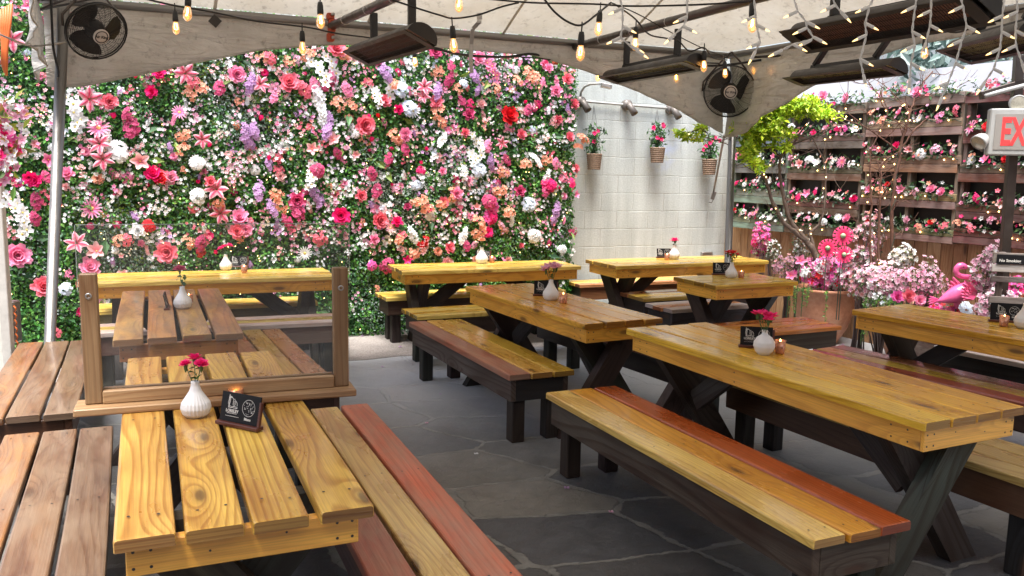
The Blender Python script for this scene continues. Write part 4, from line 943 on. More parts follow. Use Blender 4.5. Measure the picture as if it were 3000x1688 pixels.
cable('cable swooping at the right eave towards the top right corner',[(2560,110,6.6),(2700,80,6.2),(2800,95,6.0),(2870,70,5.8),(2940,40,5.7),(3020,20,5.5)],.007,name='cable')
cable('grey cable from the flower basket to the left pole',[(-20,92,5.2),(40,118,5.3),(90,134,5.5),(140,132,5.8),(190,124,5.95)],.006,name='cable',mat='steel')
cable('black cord hanging down the left canopy fold to a plug',[(148,-20,5.85),(152,60,5.85),(155,130,5.85),(162,170,5.85),(170,205,5.85),(171,226,5.85)],.008,name='power_cord')
# buckled strap hanging from the canopy
a_=aty(1400,30,6.6); t=thing('strap','grey webbing strap with a buckle hanging from the canvas over the flowers','strap',tuple(a_))
m=MB(); pts=[aty(1407,62,6.6)-a_,aty(1385,85,6.62)-a_,aty(1381,130,6.65)-a_,aty(1379,180,6.65)-a_,aty(1382,214,6.65)-a_]
for p,q in zip(pts,pts[1:]): m.beam(p,q,.03,.003,up=(0,-1,0))
m.build('webbing',M['steel'],t); m=MB(); m.box(aty(1405,48,6.58)-a_,(.04,.006,.05),bev=.003); m.box(aty(1404,64,6.58)-a_,(.035,.006,.02),bev=.003); m.build('buckle',M['steel'],t)
m=MB(); c_=aty(630,62,1)*1.0; pz_=atp(630,62,PL-dn*-.0+dv*.03,math.atan2(ev.y,ev.x)); m.box((0,0,0),(.07,.003,.07),M3(ev,-dv,ZU)@Matrix.Rotation(R(40),3,'Y'),bev=.001); o=m.build('canvas_patch',M['housing'],None,tuple(pz_)); tag(o,'small dark diamond patch on the left valance','patch')
# icicle lights
def strand(i,label,pts,y,scale=1):
    P=[aty(2200+u/3.22 if scale else u,v/3.22,y) for u,v in pts]; o0=P[0]+ZU*.3
    t=thing('icicle_light_strand',label,'light strand',tuple(P[0]),0,'icicle light strands hanging at the top right')
    Q=[Vector((P[0].x,P[0].y,2.78)),P[0]+ZU*.12]+P; dense=[]
    for a,b in zip(Q,Q[1:]):
        n_=max(2,int((b-a).length/.012))
        for k in range(n_): dense.append(a.lerp(b,k/n_))
    dense.append(Q[-1])
    m=MB()
    for ph in (0,PI):
        m.tube([p-P[0]+Vector((math.cos(j*1.3+ph),0,math.sin(j*1.3+ph)))*.0026 for j,p in enumerate(dense)],.0021,5,cap=False)
    m.build('wire',M['ceramic'],t)
    nb=len(P)-1
    for k in range(nb):
        p=P[k+1]; last=k==nb-1
        d_=Vector((-.85 if k%2==0 else .9,0,-.42)).normalized() if not last else (P[-1]-P[-2]).normalized()
        Mx=d_.to_track_quat('Z','Y').to_matrix()
        m=MB(); m.lathe([(.003,0),(.0055,.003),(.006,.030),(.0045,.034)],8,p-P[0],Mx); s_=m.build('bulb_socket',M['ceramic'],t)
        m=MB(); m.lathe([(.0032,.033),(.0036,.037),(.0025,.046),(.0005,.053)],8,p-P[0],Mx); m.build('bulb',M['mini'],t)
ST=[('first icicle strand from the left, beside the large bulb at the top',[(30,0),(45,150),(52,235),(88,400),(45,480)],3.0),
('second icicle strand, over the left end of the long heater, bent to the left',[(410,0),(442,105),(520,205),(530,262),(588,350),(570,378),(400,420),(300,470)],2.9),
('short icicle strand ending over the heater bracket at the top',[(780,0),(795,50),(845,105)],2.9),
('icicle strand reaching down to the golden heater',[(1150,0),(1118,60),(1078,220),(1090,330),(1030,560),(1060,700)],3.0),
('icicle strand in the middle of the long heater',[(1560,0),(1550,60),(1520,300),(1548,430),(1510,600),(1500,740)],3.0),
('icicle strand ending at the single clear bulb under the long heater',[(1700,0),(1700,100),(1690,240),(1650,400)],3.1),
('longest icicle strand, ending over the top fence board',[(1985,0),(2000,60),(2036,250),(1990,380),(1930,600),(1860,780),(1805,910)],3.0),
('icicle strand near the right edge, crossing the cut off heater',[(2390,0),(2372,150),(2365,300),(2350,460),(2290,650),(2210,770)],3.0),
('rightmost icicle strand above the coral blossoms',[(2510,0),(2515,110),(2495,290),(2500,430),(2560,600)],3.0)]
for i,(lb,pts,y) in enumerate(ST): strand(i,lb,pts,y)
ic_=MB(); ic_.tube([(.2+.3*k,2.98+.02*math.sin(k*2),2.785-.012*math.sin(k*1.3)**2) for k in range(9)],.004,5); tag(ic_.build('icicle_light_wire',M['ceramic']),'white carrier wire from which the icicle light strands hang','wire')
def st3(p): return [((1500+u/2.588-2200)*3.22,v/2.588*3.22) for u,v in p]
strand(9,'icicle strand left of the second heater posts, curling right',st3([(820,0),(838,60),(840,200),(822,285),(900,350),(940,378)]),3.0)
strand(10,'icicle strand in front of the right post of the second heater',st3([(1330,0),(1328,125),(1300,200),(1240,255)]),3.0)
# ================= things on the tables
M['menu']=plain('matte_black_card',(.008,.008,.009),.5,0,.05,Specular_IOR_Level=.2); M['darkwood']=plain('mahogany_holder',(.10,.028,.016),.35,0,.3,30)
M['ink']=plain('white_print',(.62,.60,.55),.6,0,.03)
M['candleg']=glassm('rose_gold_glass',(.95,.46,.28),em=.0); M['rose']=plain('rose_gold_mercury_glass',(.72,.30,.17),.22,.55,.5,60)
M['wax']=plain('candle_wax',(.8,.62,.45),.6,0,.05); M['flame']=emis('candle_flame',(1,.50,.14),14)
ZT=.7612
def vase(label,p,kind,h,pal,fl,nf=3,fs=.028,fh=.09,group='white ceramic bud vases on the tables'):
    t=thing('vase',label,'vase',(p.x,p.y,ZT),rnd.uniform(0,6),group); m=MB(); r=h*.38
    if kind=='round': prof=[(.001,0),(r*.55,0),(r*.9,h*.14),(r*1.12,h*.36),(r*1.08,h*.52),(r*.8,h*.70),(r*.36,h*.82),(r*.27,h*.90),(r*.30,h),(r*.22,h),(r*.2,h*.88)]
    else: prof=[(.001,0),(r*.6,0),(r*.88,h*.10),(r*1.02,h*.26),(r*.95,h*.40),(r*.68,h*.56),(r*.42,h*.72),(r*.30,h*.86),(r*.28,h*.98),(r*.24,h),(r*.18,h*.9)]
    pp_=[]
    for (a,b),(c,d) in zip(prof,prof[1:]):
        for k in range(4): pp_.append((a+(c-a)*k/4,b+(d-b)*k/4))
    pp_.append(prof[-1])
    if kind=='rib': m.lathe(pp_,96,ribf=lambda an,z:1+.035*math.cos(24*an)*min(1,max(0,(h*.85-z)/(h*.3))),nr=24)
    elif kind=='dimple': m.lathe(pp_,72,ribf=lambda an,z:1+.025*math.sin(12*an+z*300)*math.sin(z*420))
    else: m.lathe(pp_,48,ribf=lambda an,z:1+.006*math.sin(z*1400))
    m.build('body',M['ceramic'],t)
    for k in range(nf):
        a=2*PI*k/nf+rnd.uniform(-.5,.5); sp=rnd.uniform(.2,.5) if nf>1 else .1; top=Vector((math.cos(a)*sp*fh,math.sin(a)*sp*fh,h+fh*rnd.uniform(.6,1.0)))
        m=MB(); mid=Vector((top.x*.35,top.y*.35,h*.98)); m.tube([(0,0,h*.8),tuple(mid),tuple(top)],.0016,6,col=(.05,.12,.03))
        m.lathe([(.001,-.03),(.006,-.018),(.008,0)],8,tuple(top),None,0,(.06,.14,.04)); s_=m.build('stem',M['tint'],t)
        f=flower_obj(fl,pal,(0,0,0),(top-mid).normalized()+Vector((0,0,.4)),fs*rnd.uniform(.85,1.15),s_,name='flower'); f.location=top
    a=Acc(); n=10; g=np.random.default_rng(k+3); P=np.stack([g.normal(size=n)*.008,g.normal(size=n)*.008,h+g.uniform(0,fh*.7,n)],1); leaves(a,P,np.tile([0,0,1.],(n,1)),.035,[(.03,.09,.02),(.06,.14,.03)],flat=.0); a.build('leaves',M['leaf'],t)
    return t
def menu(label,p,rz,w=.150,h=.088,group='black menu cards in wooden holders'):
    t=thing('menu_card',label,'menu',(p.x,p.y,ZT),rz,group); ti=Matrix.Rotation(R(-12),3,'X')
    m=MB(); m.box((0,0,.007),(w+.016,.034,.014),bev=.002); m.box((w/2+.004,.006,.055),(.010,.012,.09),ti,bev=.001); m.build('holder',M['darkwood'],t)
    m=MB(); c=Vector((0,0,.014))+ti@Vector((0,0,h/2)); m.box(c,(w,.005,h),ti,bev=.0005)
    m.build('card',M['menu'],t)
    Mt=ti@M3(Vector((1,0,0)),Vector((0,0,1)),Vector((0,-1,0))); s=Mt@Vector((0,0,.0033))
    def at(x,y): return c+Mt@Vector((x,y,.0032))
    m=MB()
    put_text(m,'LORELEY',.0150,at(-.036,-.014),Mt,0,(1,1,1),.0004); put_text(m,'RESTAURANT & BIERGARTEN',.0036,at(-.036,-.0225),Mt)
    put_text(m,'You can now follow Biergarten menu',.0042,at(-.034,-.0325),Mt); put_text(m,'Menu',.0135,at(.040,-.0345),Mt,0,(1,1,1),.0004)
    m.build('lettering',M['ink'],t)
    m=MB()
    # round crest: ring filled with an engraved tangle
    def ring(cx,cy,ro,ri,n=40):
        V=[];Fs=[]
        for k in range(n):
            an=2*PI*k/n; V+=[at(cx+ro*math.cos(an),cy+ro*1.0*math.sin(an)),at(cx+ri*math.cos(an),cy+ri*math.sin(an))]
        for k in range(n): q=(k+1)%n; Fs.append((2*k,2*q,2*q+1,2*k+1))
        m.add(V,Fs)
    def stroke(pts,wd):
        P_=[Vector(q) for q in pts]
        V=[];Fs=[]
        for i,q in enumerate(P_):
            d_=(P_[min(i+1,len(P_)-1)]-P_[max(0,i-1)]); d_=d_.normalized() if d_.length>0 else Vector((1,0)); nn_=Vector((-d_.y,d_.x))*wd/2; V+=[at(*(q+nn_)),at(*(q-nn_))]
        for i in range(len(P_)-1): Fs.append((2*i,2*i+2,2*i+3,2*i+1))
        m.add(V,Fs)
    cx,cy=.040,.006; ring(cx,cy,.0300,.0286); rg=random.Random(4)
    for k in range(46):
        an=rg.uniform(0,2*PI); rr_=.0265*math.sqrt(rg.random()); x,y=cx+rr_*math.cos(an),cy+rr_*math.sin(an); a2=rg.uniform(0,6); ln=rg.uniform(.003,.007)
        pts=[]
        for j in range(5):
            pts.append((x,y)); a2+=rg.uniform(-.9,.9); x+=ln/4*math.cos(a2); y+=ln/4*math.sin(a2)
            if math.hypot(x-cx,y-cy)>.0275: break
        if len(pts)>2: stroke(pts,rg.uniform(.0008,.0016))
    # left emblem: flowing hair, figure and a harp over waves
    hx,hy=-.037,.016
    for k in range(9):
        f=k/8; stroke([(hx-.019+.004*f+.0035*math.sin(j*1.1+k*.7),hy+.020-j*.0052-.003*f+.012*f*math.exp(-j*.5)) for j in range(8)],.0011)
    for k in range(7): stroke([(hx-.012+.010*math.cos(a)+.0009*k,hy+.013+.009*math.sin(a)-.0008*k) for a in [PI*(.05+.12*j) for j in range(8)]],.0010)
    stroke([(hx+.002,hy+.008),(hx+.001,hy-.006),(hx+.006,hy-.014),(hx+.012,hy-.006),(hx+.011,hy+.008),(hx+.0065,hy+.015),(hx+.002,hy+.008)],.0018)
    for k in range(3): stroke([(hx+.004+k*.0025,hy+.008),(hx+.0045+k*.0018,hy-.008)],.0006)
    stroke([(hx+.013,hy+.008),(hx+.020,hy+.001),(hx+.022,hy-.010)],.002)
    for k in range(4): stroke([(hx-.020+j*.0055,hy-.013-k*.0022+.0018*math.sin(j*1.4+k)) for j in range(9)],.0010)
    m.build('emblem',M['ink'],t); return t
def candle(label,p,h=.062,fs=1.0,group='rose gold candle glasses on the tables'):
    t=thing('candle_glass',label,'candle',(p.x,p.y,ZT),0,group); m=MB(); r=.029
    m.lathe([(.001,.002),(r*.78,0),(r*.84,.006),(r,h),(r*.94,h),(r*.78,.012),(.001,.012)],24); m.build('glass',M['rose'],t)
    m=MB(); m.lathe([(.001,h*.62),(r*.86,h*.62),(r*.84,h*.6)],18); m.build('wax',M['wax'],t)
    m=MB(); m.lathe([(.001,h*.62),(.0035,h*.68),(.005,h*.8),(.003,h*(.8+.18*fs)),(.0005,h*(.8+.3*fs))],8); m.build('flame',M['flame'],t); return t
V_=lambda u,v: atz(u,v,.76)
vase('nearest ribbed white vase with crimson carnations beside the menu',V_(575,1222),'rib',.138,'h','carnation',3,.028,.085)
menu('nearest menu card with the restaurant name and round crest facing the camera',V_(700,1252),R(-27),.185,.105); candle('glowing candle glass hidden behind the nearest menu card',V_(692,1180),.055,.2)
vase('ribbed white vase with one dark red carnation behind the divider glass',V_(536,905),'rib',.145,'m','carnation',1,.042,.11)
menu('menu card seen edge on beside the vase behind the divider glass',V_(490,905),R(110)); candle('candle glass half hidden behind the vase behind the divider glass',V_(554,890))
vase('dimpled white vase with pink flowers on the left wall table',V_(662,792),'dimple',.14,'h','carnation',3,.03,.08)
menu('menu card on the left wall table against the flowers',V_(700,784),R(8)); candle('pale orange candle glass on the left wall table',V_(716,800))
vase('dimpled white vase with a peach flower on the middle wall table',V_(1411,772),'dimple',.16,'o','peony',1,.045,.06)
menu('menu card behind the vase on the middle wall table',V_(1415,764),R(10)); candle('candle glass on the middle wall table',V_(1441,770))
menu('menu card on the table before the block wall',V_(1944,756),R(12)); candle('orange candle glass in front of the menu before the block wall',V_(1954,761))
vase('white vase with a hot pink carnation before the block wall',V_(1975,759),'dimple',.155,'h','carnation',1,.045,.05)
vase('dimpled white vase with pale pink lilies on the reddish table',V_(1613,880),'dimple',.15,'k','magnolia',7,.045,.10)
menu('menu card behind the pale pink flowers on the reddish table',V_(1598,868),R(0),.17,.10); candle('rose gold candle glass glowing on the reddish table',V_(1650,889),.07)
vase('dimpled white vase with red flowers on the short table',V_(2142,815),'dimple',.14,'r','magnolia',7,.036,.09)
menu('menu card behind the red flowers on the short table',V_(2115,806),R(5),.17,.10); candle('candle glass to the right of the vase on the short table',V_(2171,815))
vase('round white vase with crimson lilies on the long right table',V_(2237,1040),'round',.13,'h','magnolia',7,.036,.10)
menu('menu card behind the round vase on the long right table',V_(2215,1020),R(-8),.17,.10); candle('copper candle glass right of the round vase',V_(2284,1036),.07)
menu('menu card on the right edge table under the no smoking sign',V_(2950,945),R(-17),.20,.11); candle('lit candle glass before the menu on the right edge table',V_(2940,957),.07)
vase('plain white teardrop vase cut by the right edge of the photo',V_(3000,962),'plain',.16,'o','carnation',2,.03,.05)
# glass divider on the nearest table
bl=V_(214,1226); br=V_(1045,1162); d_=(br-bl); LB=d_.length; d_.normalize(); az=math.atan2(d_.y,d_.x)
t=thing('glass_divider','clear glass divider in a brown wooden frame standing on the nearest table','divider',(bl.x,bl.y,.7615),az)
RW=(.40,.25,.12)
m=MB(); m.box((LB/2,.075,.014),(LB,.15,.028),col=RW,bev=.004); m.build('base_board',M['rail'],t)
for xx in (.065,LB-.05):
    m=MB(); m.box((xx,.085,.029+.247),(.060,.045,.494),col=tuple(c*.72 for c in RW),bev=.004); p_=m.build('post',M['rail'],t)
    m=MB(); m.lathe([(.006,.001),(.010,.003),(.012,0)],12,(xx,.0615,.44),M3(Vector((1,0,0)),Vector((0,0,1)),Vector((0,-1,0)))); m.build('screw_ring',M['steel'],p_)
m=MB(); m.box((LB/2+.0075,.070,.0285+.025),(LB-.177,.030,.050),col=tuple(c*1.0 for c in RW),bev=.004); m.box((LB/2+.0075,.105,.0285+.027),(LB-.177,.02,.054),col=tuple(c*.9 for c in RW),bev=.003); m.build('bottom_rail',M['rail'],t)
def glass_pane():
    m,nt,out=newmat('divider_glass'); tr=nd(nt,'BsdfTransparent',None,Color=(.985,.99,.985,1)); gl=nd(nt,'BsdfGlossy',None,Color=(1,1,1,1),Roughness=.01); fr=nd(nt,'Fresnel',None,IOR=1.5)
    df=nd(nt,'BsdfDiffuse',None,Color=(.7,.72,.7,1)); m1=nd(nt,'MixShader',None,i0=mth(nt,'MULTIPLY',fr.outputs[0],.6)); nt.links.new(tr.outputs[0],m1.inputs[1]); nt.links.new(gl.outputs[0],m1.inputs[2])
    m2=nd(nt,'MixShader',None,i0=.028); nt.links.new(m1.outputs[0],m2.inputs[1]); nt.links.new(df.outputs[0],m2.inputs[2]); nt.links.new(m2.outputs[0],out.inputs[0]); return m
m=MB(); gx0,gx1,gz0,gz1=.03,LB-.012,.05,.70
m.box(((gx0+gx1)/2,.090,(gz0+gz1)/2),(gx1-gx0,.003,gz1-gz0)); m.build('glass_pane',glass_pane(),t); m=MB(); ec_=(.40,.46,.43)
m.box(((gx0+gx1)/2,.090,gz1+.002),(gx1-gx0,.0035,.002),col=ec_)
for x_ in (gx0-.002,gx1+.002): m.box((x_,.090,(gz0+gz1)/2+.2),(.0018,.0035,gz1-gz0-.4),col=ec_)
m.build('glass_edge',M['tintg'],t)
# ================= block wall fittings
M['grey']=plain('grey_conduit_paint',(.38,.38,.36),.5,.1); M['dgrey']=plain('bronze_lamp_housing',(.16,.14,.125),.5,.3)
def wp(u,v,o=0): p=atp(u,v,PW0+gn*o,G); return p
t=thing('wall_light_conduit','white conduit pipe with a curved arm and small flood light on the block wall','conduit',tuple(wp(1712,297,.04))); o0=wp(1712,297,.04)
m=MB(); m.tube([wp(1712,297,.04)-o0,wp(1995,321,.04)-o0],.014,8); m.build('pipe',M['grey'],t)
m=MB(); m.tube([wp(1700,290,.05)-o0,wp(1702,270,.07)-o0,wp(1712,254,.12)-o0,wp(1730,246,.2)-o0,wp(1765,244,.3)-o0],.014,8); m.build('arm',M['grey'],t)
m=MB(); m.box(wp(1776,252,.34)-o0,(.12,.10,.05),Matrix.Rotation(R(10),3,'Y'),bev=.008); m.build('flood_light',M['steel'],t)
for u,v,lb in ((1702,298,'left bullet lamp under the curved arm'),(1838,308,'middle bullet lamp on the block wall conduit'),(1967,320,'right bullet lamp beside the canopy edge')):
    p=wp(u,v,.05); t=thing('wall_lamp',lb+', dark grey','lamp',tuple(p),0,'dark bullet lamps on the block wall')
    m=MB(); m.lathe([(.001,.03),(.055,.025),(.06,0),(.06,-.04)],16,(0,0,0),M3(gv,ZU,gn)); m.build('mount',M['dgrey'],t)
    m=MB(); dd_=(gn*.55+gv*.25-ZU*.75).normalized(); m.lathe([(.001,-.02),(.03,-.02),(.036,.02),(.042,.13),(.040,.13),(.03,.06),(.001,.05)],14,tuple(gn*.04-ZU*.0),M3(dd_.orthogonal().normalized(),dd_.cross(dd_.orthogonal().normalized()),dd_)); m.build('bullet_head',M['dgrey'],t)
def wicker():
    m,nt,out=newmat('woven_rope'); uv=nd(nt,'TexCoord'); n=nd(nt,'TexNoise',None,Vector=uv.outputs['Object'],Scale=60.0,Detail=3.0); at=nd(nt,'Attribute',{'attribute_name':'tint'})
    c=mix(nt,n.outputs['Fac'],(.09,.055,.035),(.36,.25,.17)); bsdf(nt,out,Base_Color=c,Roughness=.85); return m
M['rope']=wicker()
for u,vt,vb,vh,lb in ((1740,450,497,308,'left hanging basket, level with the heater, with upright green stems'),(1925,432,477,322,'middle hanging basket with the most pink flowers'),(2077,466,512,365,'right hanging basket half hidden by the leafy branch')):
    top=wp(u,vt,.14); bot=wp(u,vb,.14); hk=wp(u,vh,.10); h=top.z-bot.z; t=thing('hanging_basket',lb,'basket',tuple(bot),0,'rope baskets of pink flowers on the block wall')
    m=MB(); rb,rt_=.062,.078; nr_=8
    for k in range(nr_):
        z=h*(k+.5)/nr_; r=rb+(rt_-rb)*k/(nr_-1); m.tube([(r*math.cos(a)*(1+.0),r*math.sin(a),z+.003*math.sin(14*a)) for a in [2*PI*q/42 for q in range(43)]],h/nr_*.52,6,cap=False)
    m.lathe([(.001,.004),(rb,.004)],12); m.build('rope_pot',M['rope'],t)
    m=MB()
    for q in range(3): a=2*PI*q/3+.4; m.tube([(rt_*math.cos(a),rt_*math.sin(a),h),tuple(hk-bot)],.0022,5)
    m.build('hanger',M['rubber'],t)
    a=Acc(); g=np.random.default_rng(int(u)); n=170; hh=.30 if u<1800 else .26
    P=np.stack([g.normal(size=n)*.035,g.normal(size=n)*.03,h+g.uniform(0,1,n)**1.1*hh],1); P[:,0]*=1+(P[:,2:3]-h)[:,0]*2.2; NN=np.stack([P[:,0]*8,P[:,1]*8-.6,np.full(n,.6)],1); NN/=np.linalg.norm(NN,axis=1,keepdims=True)
    leaves(a,P,NN,.062,[(.035,.11,.03),(.05,.16,.035),(.09,.24,.05),(.03,.08,.03)],flat=.2,aspect=.42); a.build('foliage',M['leaf'],t)
    m=MB()
    for q in range(7): m.tube([(0,0,h*.8),(g.normal()*.03,g.normal()*.02,h+hh*.5),(g.normal()*.06,g.normal()*.03,h+hh*g.uniform(.7,1))],.003,5,col=(.08,.14,.05))
    m.build('stem',M['tint'],t)
    for q in range(3 if u<1800 else 6): flower_obj('magnolia','h',(g.normal()*.06+.02,-.05+g.normal()*.02,h+g.uniform(.08,.26)),(g.normal()*.5,-1,.3),.03,t,name='bloom')
t=thing('outlet_box','small grey electrical box low on the block wall','box',tuple(wp(2070,749,.03))); m=MB(); m.box((0,0,0),(.15,.05,.09),M3(gv,-gn,ZU),bev=.005); m.build('cover',M['steel'],t); m=MB(); m.tube([(.0,-.02,-.045),(0,-.02,-.6)],.012,8); m.build('conduit',M['steel'],t)
p=wp(2090,580,.12); t=thing('guy_strap','webbing tie strap running from the corner of the canopy down to a ratchet hook','strap',tuple(p))
m=MB(); m.beam(aty(2122,395,8.45)-p,p-p+ZU*.08,.028,.004,up=(0,-1,0)); m.build('webbing',M['steel'],t); m=MB(); m.box((0,0,.03),(.045,.03,.10),Matrix.Rotation(.3,3,'Y'),bev=.008); m.tube([(0,0,-.02),(-.02,0,-.06),(-.05,0,-.05)],.006,6); m.build('ratchet',M['dgrey'],t)
# ================= right side: fence, pallets, trees, pots
def fl(u,v,off=0.0):
    p=atp(u,v,CORNER+fn*off,FA)-CORNER; return p.dot(fv),p.z
SF=7.5
t=thing('board_fence','tall cedar board fence behind the pallet planters','fence',tuple(CORNER),FA)
for_m=MB(); x=0.0; i=0
while x<SF:
    w_=rnd.uniform(.12,.15); c=rnd.choice([(.50,.30,.15),(.56,.36,.19),(.45,.26,.13),(.60,.40,.23)])
    o_=(rnd.uniform(0,60),rnd.uniform(0,60)); for_m.box((x+w_/2,.012+rnd.uniform(-.003,.003),1.17),(w_-.006,.02,2.34),col=c,bev=.002,off=o_); x+=w_
for_m.build('boards',M['cedar'],t); m=MB()
for z in (.3,2.2): m.box((SF/2,.045,z),(SF,.04,.09),col=(.15,.09,.05))
m.build('rail',M['cedar'],t)
m=MB(); m.box((SF/2,.06,1.15),(SF,.004,2.2)); m.build('weather_sheet',M['blackm'],t)
colspec=[(2146,2303,2225,[(322,350),(395,430),(478,508),(553,597),(638,674)],(.28,.42,.34),'mint','mint green washed pallet planter next to the block wall corner'),
(2307,2522,2400,[(309,340),(394,437),(487,529),(587,630),(657,691)],(.20,.145,.10),'pallet','brown pallet planter behind the lime green tree'),
(2530,2806,2700,[(276,309),(350,398),(456,506),(565,610),(668,708)],(.36,.29,.20),'pallet','grey brown pallet planter behind the bare reddish tree'),
(2812,3290,2900,[(267,300),(377,420),(482,536),(601,648),(676,722)],(.19,.09,.062),'pallet','dark red brown pallet planter behind the exit sign')]
PP_=[('magnolia','p'),('magnolia','w'),('blossom','p'),('blossom','k'),('carnation','h'),('daisy','p'),('daisy','w'),('blossom','c'),('dusty','g'),('rose','k'),('hydrangea','w'),('peony','p'),('blossom','w'),('carnation','r'),('lily','lily'),('orchid','w'),('blossom','o'),('dusty','h'),('magnolia','u')]
def starlight(mb,p,s=.008): mb.lathe([(.001,-s),(s*.9,0),(.001,s*.8)],5,tuple(p))
for ui,uj,um,vs,colr,mt,lb in colspec:
    s0,_=fl(ui,500,.12); s1,_=fl(uj,500,.12); rows=[(fl(um,b,.12)[1],fl(um,a,.12)[1]) for a,b in vs]
    t=thing('pallet_planter',lb,'planter',tuple(CORNER+fv*s0+fn*.0),FA,'pallet planters on the board fence'); W_=s1-s0
    for sx_ in (.02,W_/2,W_-.02):
        m=MB(); m.box((sx_,-.055,(rows[0][1]+rows[-1][0])/2),(.035,.09,rows[0][1]-rows[-1][0]),col=tuple(c*.7 for c in colr),bev=.003); m.build('upright',M['pallet'],t)
    m=MB(); m.box((W_/2,-.006,(rows[0][1]+rows[-1][0])/2),(W_-.02,.006,rows[0][1]-rows[-1][0]-.02)); m.build('dark_void_backing',M['blackm'],t)  # black sheet put in for the shade of the hollow behind the boards
    pn=0; sm=Acc(); fo=Acc(); st=MB(); g=np.random.default_rng(int(um))
    for ri,(zb,zt) in enumerate(rows):
        h=zt-zb; nb=1 if h<.125 else 2
        for q in range(nb):
            m=MB(); hh=h/nb; m.box((W_/2+rnd.uniform(-.01,.01),-.112,zb+hh*(q+.5)),(W_+rnd.uniform(-.01,.02),.02,hh-.004),col=tuple(c*rnd.uniform(.75,1.3) for c in colr),bev=.003); m.build('board',M[mt],t)
        m=MB(); m.box((W_/2,-.06,zb+.012),(W_-.04,.08,.012),col=(.03,.025,.02)); m.build('tray',M['pallet'],t)
        n=int(260*W_); P=np.stack([g.uniform(.03,W_-.03,n),-.07-g.uniform(0,.06,n),zt-.02+g.uniform(0,1,n)**2*.12],1)
        leaves(fo,P,np.tile([0,-.6,.8],(n,1)),.055,[(.03,.09,.02),(.06,.15,.04),(.10,.2,.06),(.05,.1,.06),(.18,.22,.15)],flat=.2,aspect=.5)
        nf=int(W_*(7.5 if ri else 4))
        for q in range(nf):
            kn,pl=rnd.choice(PP_); xx=(q+rnd.uniform(.15,.85))/nf*W_; r=rnd.uniform(.035,.062)*(.75 if kn in('carnation','rose') else 1); pn+=1
            if ri==0: r*=1.0
            flower_obj(kn,pl,(xx,-.115-rnd.uniform(0,.05),zt+rnd.uniform(.0,.09)),(rnd.uniform(-.5,.5),-1,rnd.uniform(0,.8)),r,t)
        for q in range(int(26*W_)):
            kn=rnd.choice(['fil5','lo5','fil5']); sm.add(TP[kn][0],frame((rnd.uniform(-.6,.6),-1,rnd.uniform(0,.9)),rnd.uniform(0,6))*rnd.uniform(.012,.022),(rnd.uniform(.02,W_-.02),-.11-rnd.uniform(0,.06),zt+rnd.uniform(-.02,.13)),PAL[rnd.choice('pkwcuhow')],.15)
        for q in range(int(W_*3)):
            starlight(st,(rnd.uniform(0,W_),-.135,zt-rnd.uniform(.01,.06)))
        m=MB(); m.tube([(W_*k/14,-.128,zt-.02-.02*math.sin(k*1.9)) for k in range(15)],.003,5,col=(.01,.05,.03)); m.build('light_cord',M['tint'],t)
    tag(fo.build('foliage',M['leaf'],t),kind='stuff'); tag(sm.build('small_blossoms',M['petal'],t),kind='stuff'); tag(st.build('star_lights',M['fairy'],t),kind='stuff')
# white parapet and grey building behind
def slab(name,lb,cat,off,z0,z1,mat,sa=-3,sb=14,th=.25):
    t0=MB(); n=24; V=[];U=[]
    L=sb-sa
    for i in range(n+1):
        for j in range(9): V.append((sa+L*i/n,0,z0+(z1-z0)*j/8)); U.append((sa+L*i/n,z0+(z1-z0)*j/8))
    t0.grid(V,n+1,9,uv=U,smooth=False); b=(sa,sb)
    t0.add([(sa,0,z1),(sb,0,z1),(sb,th,z1),(sa,th,z1),(sa,th,z0),(sb,th,z0)],[(0,1,2,3),(3,2,5,4)])
    o=t0.build(name,mat,None,tuple(CORNER-fn*off),FA); tag(o,lb,cat); return o
zp=atp(2650,210,CORNER-fn*.9,FA).z
M['whitew']=plain('white_stucco',(.66,.66,.70),.8,0,.08,4,.1); M['greyw']=plain('grey_render',(.30,.32,.31),.85,0,.35,1.6,.2)
slab('parapet','pale lavender white parapet wall running behind the fence top','wall',.9,0,zp,M['whitew'])
b_=slab('building_wall','grey rendered building wall with bare vines beyond the parapet','building wall',2.6,0,8,M['greyw'],-1,22,.3)
# vines on building
vn=MB()
for k in range(60):
    x=rnd.uniform(1.0,7); z=rnd.uniform(2,3); pts=[]
    for j in range(9): pts.append((x,-.02,z)); x+=rnd.gauss(0,.07); z+=rnd.uniform(.08,.25)
    vn.tube(pts,.007,4,col=(.08,.05,.035))
o=vn.build('bare_vines',M['tint'],None,tuple(CORNER-fn*2.6),FA); tag(o,'bare brown vines climbing the grey building wall','vine',kind='stuff')
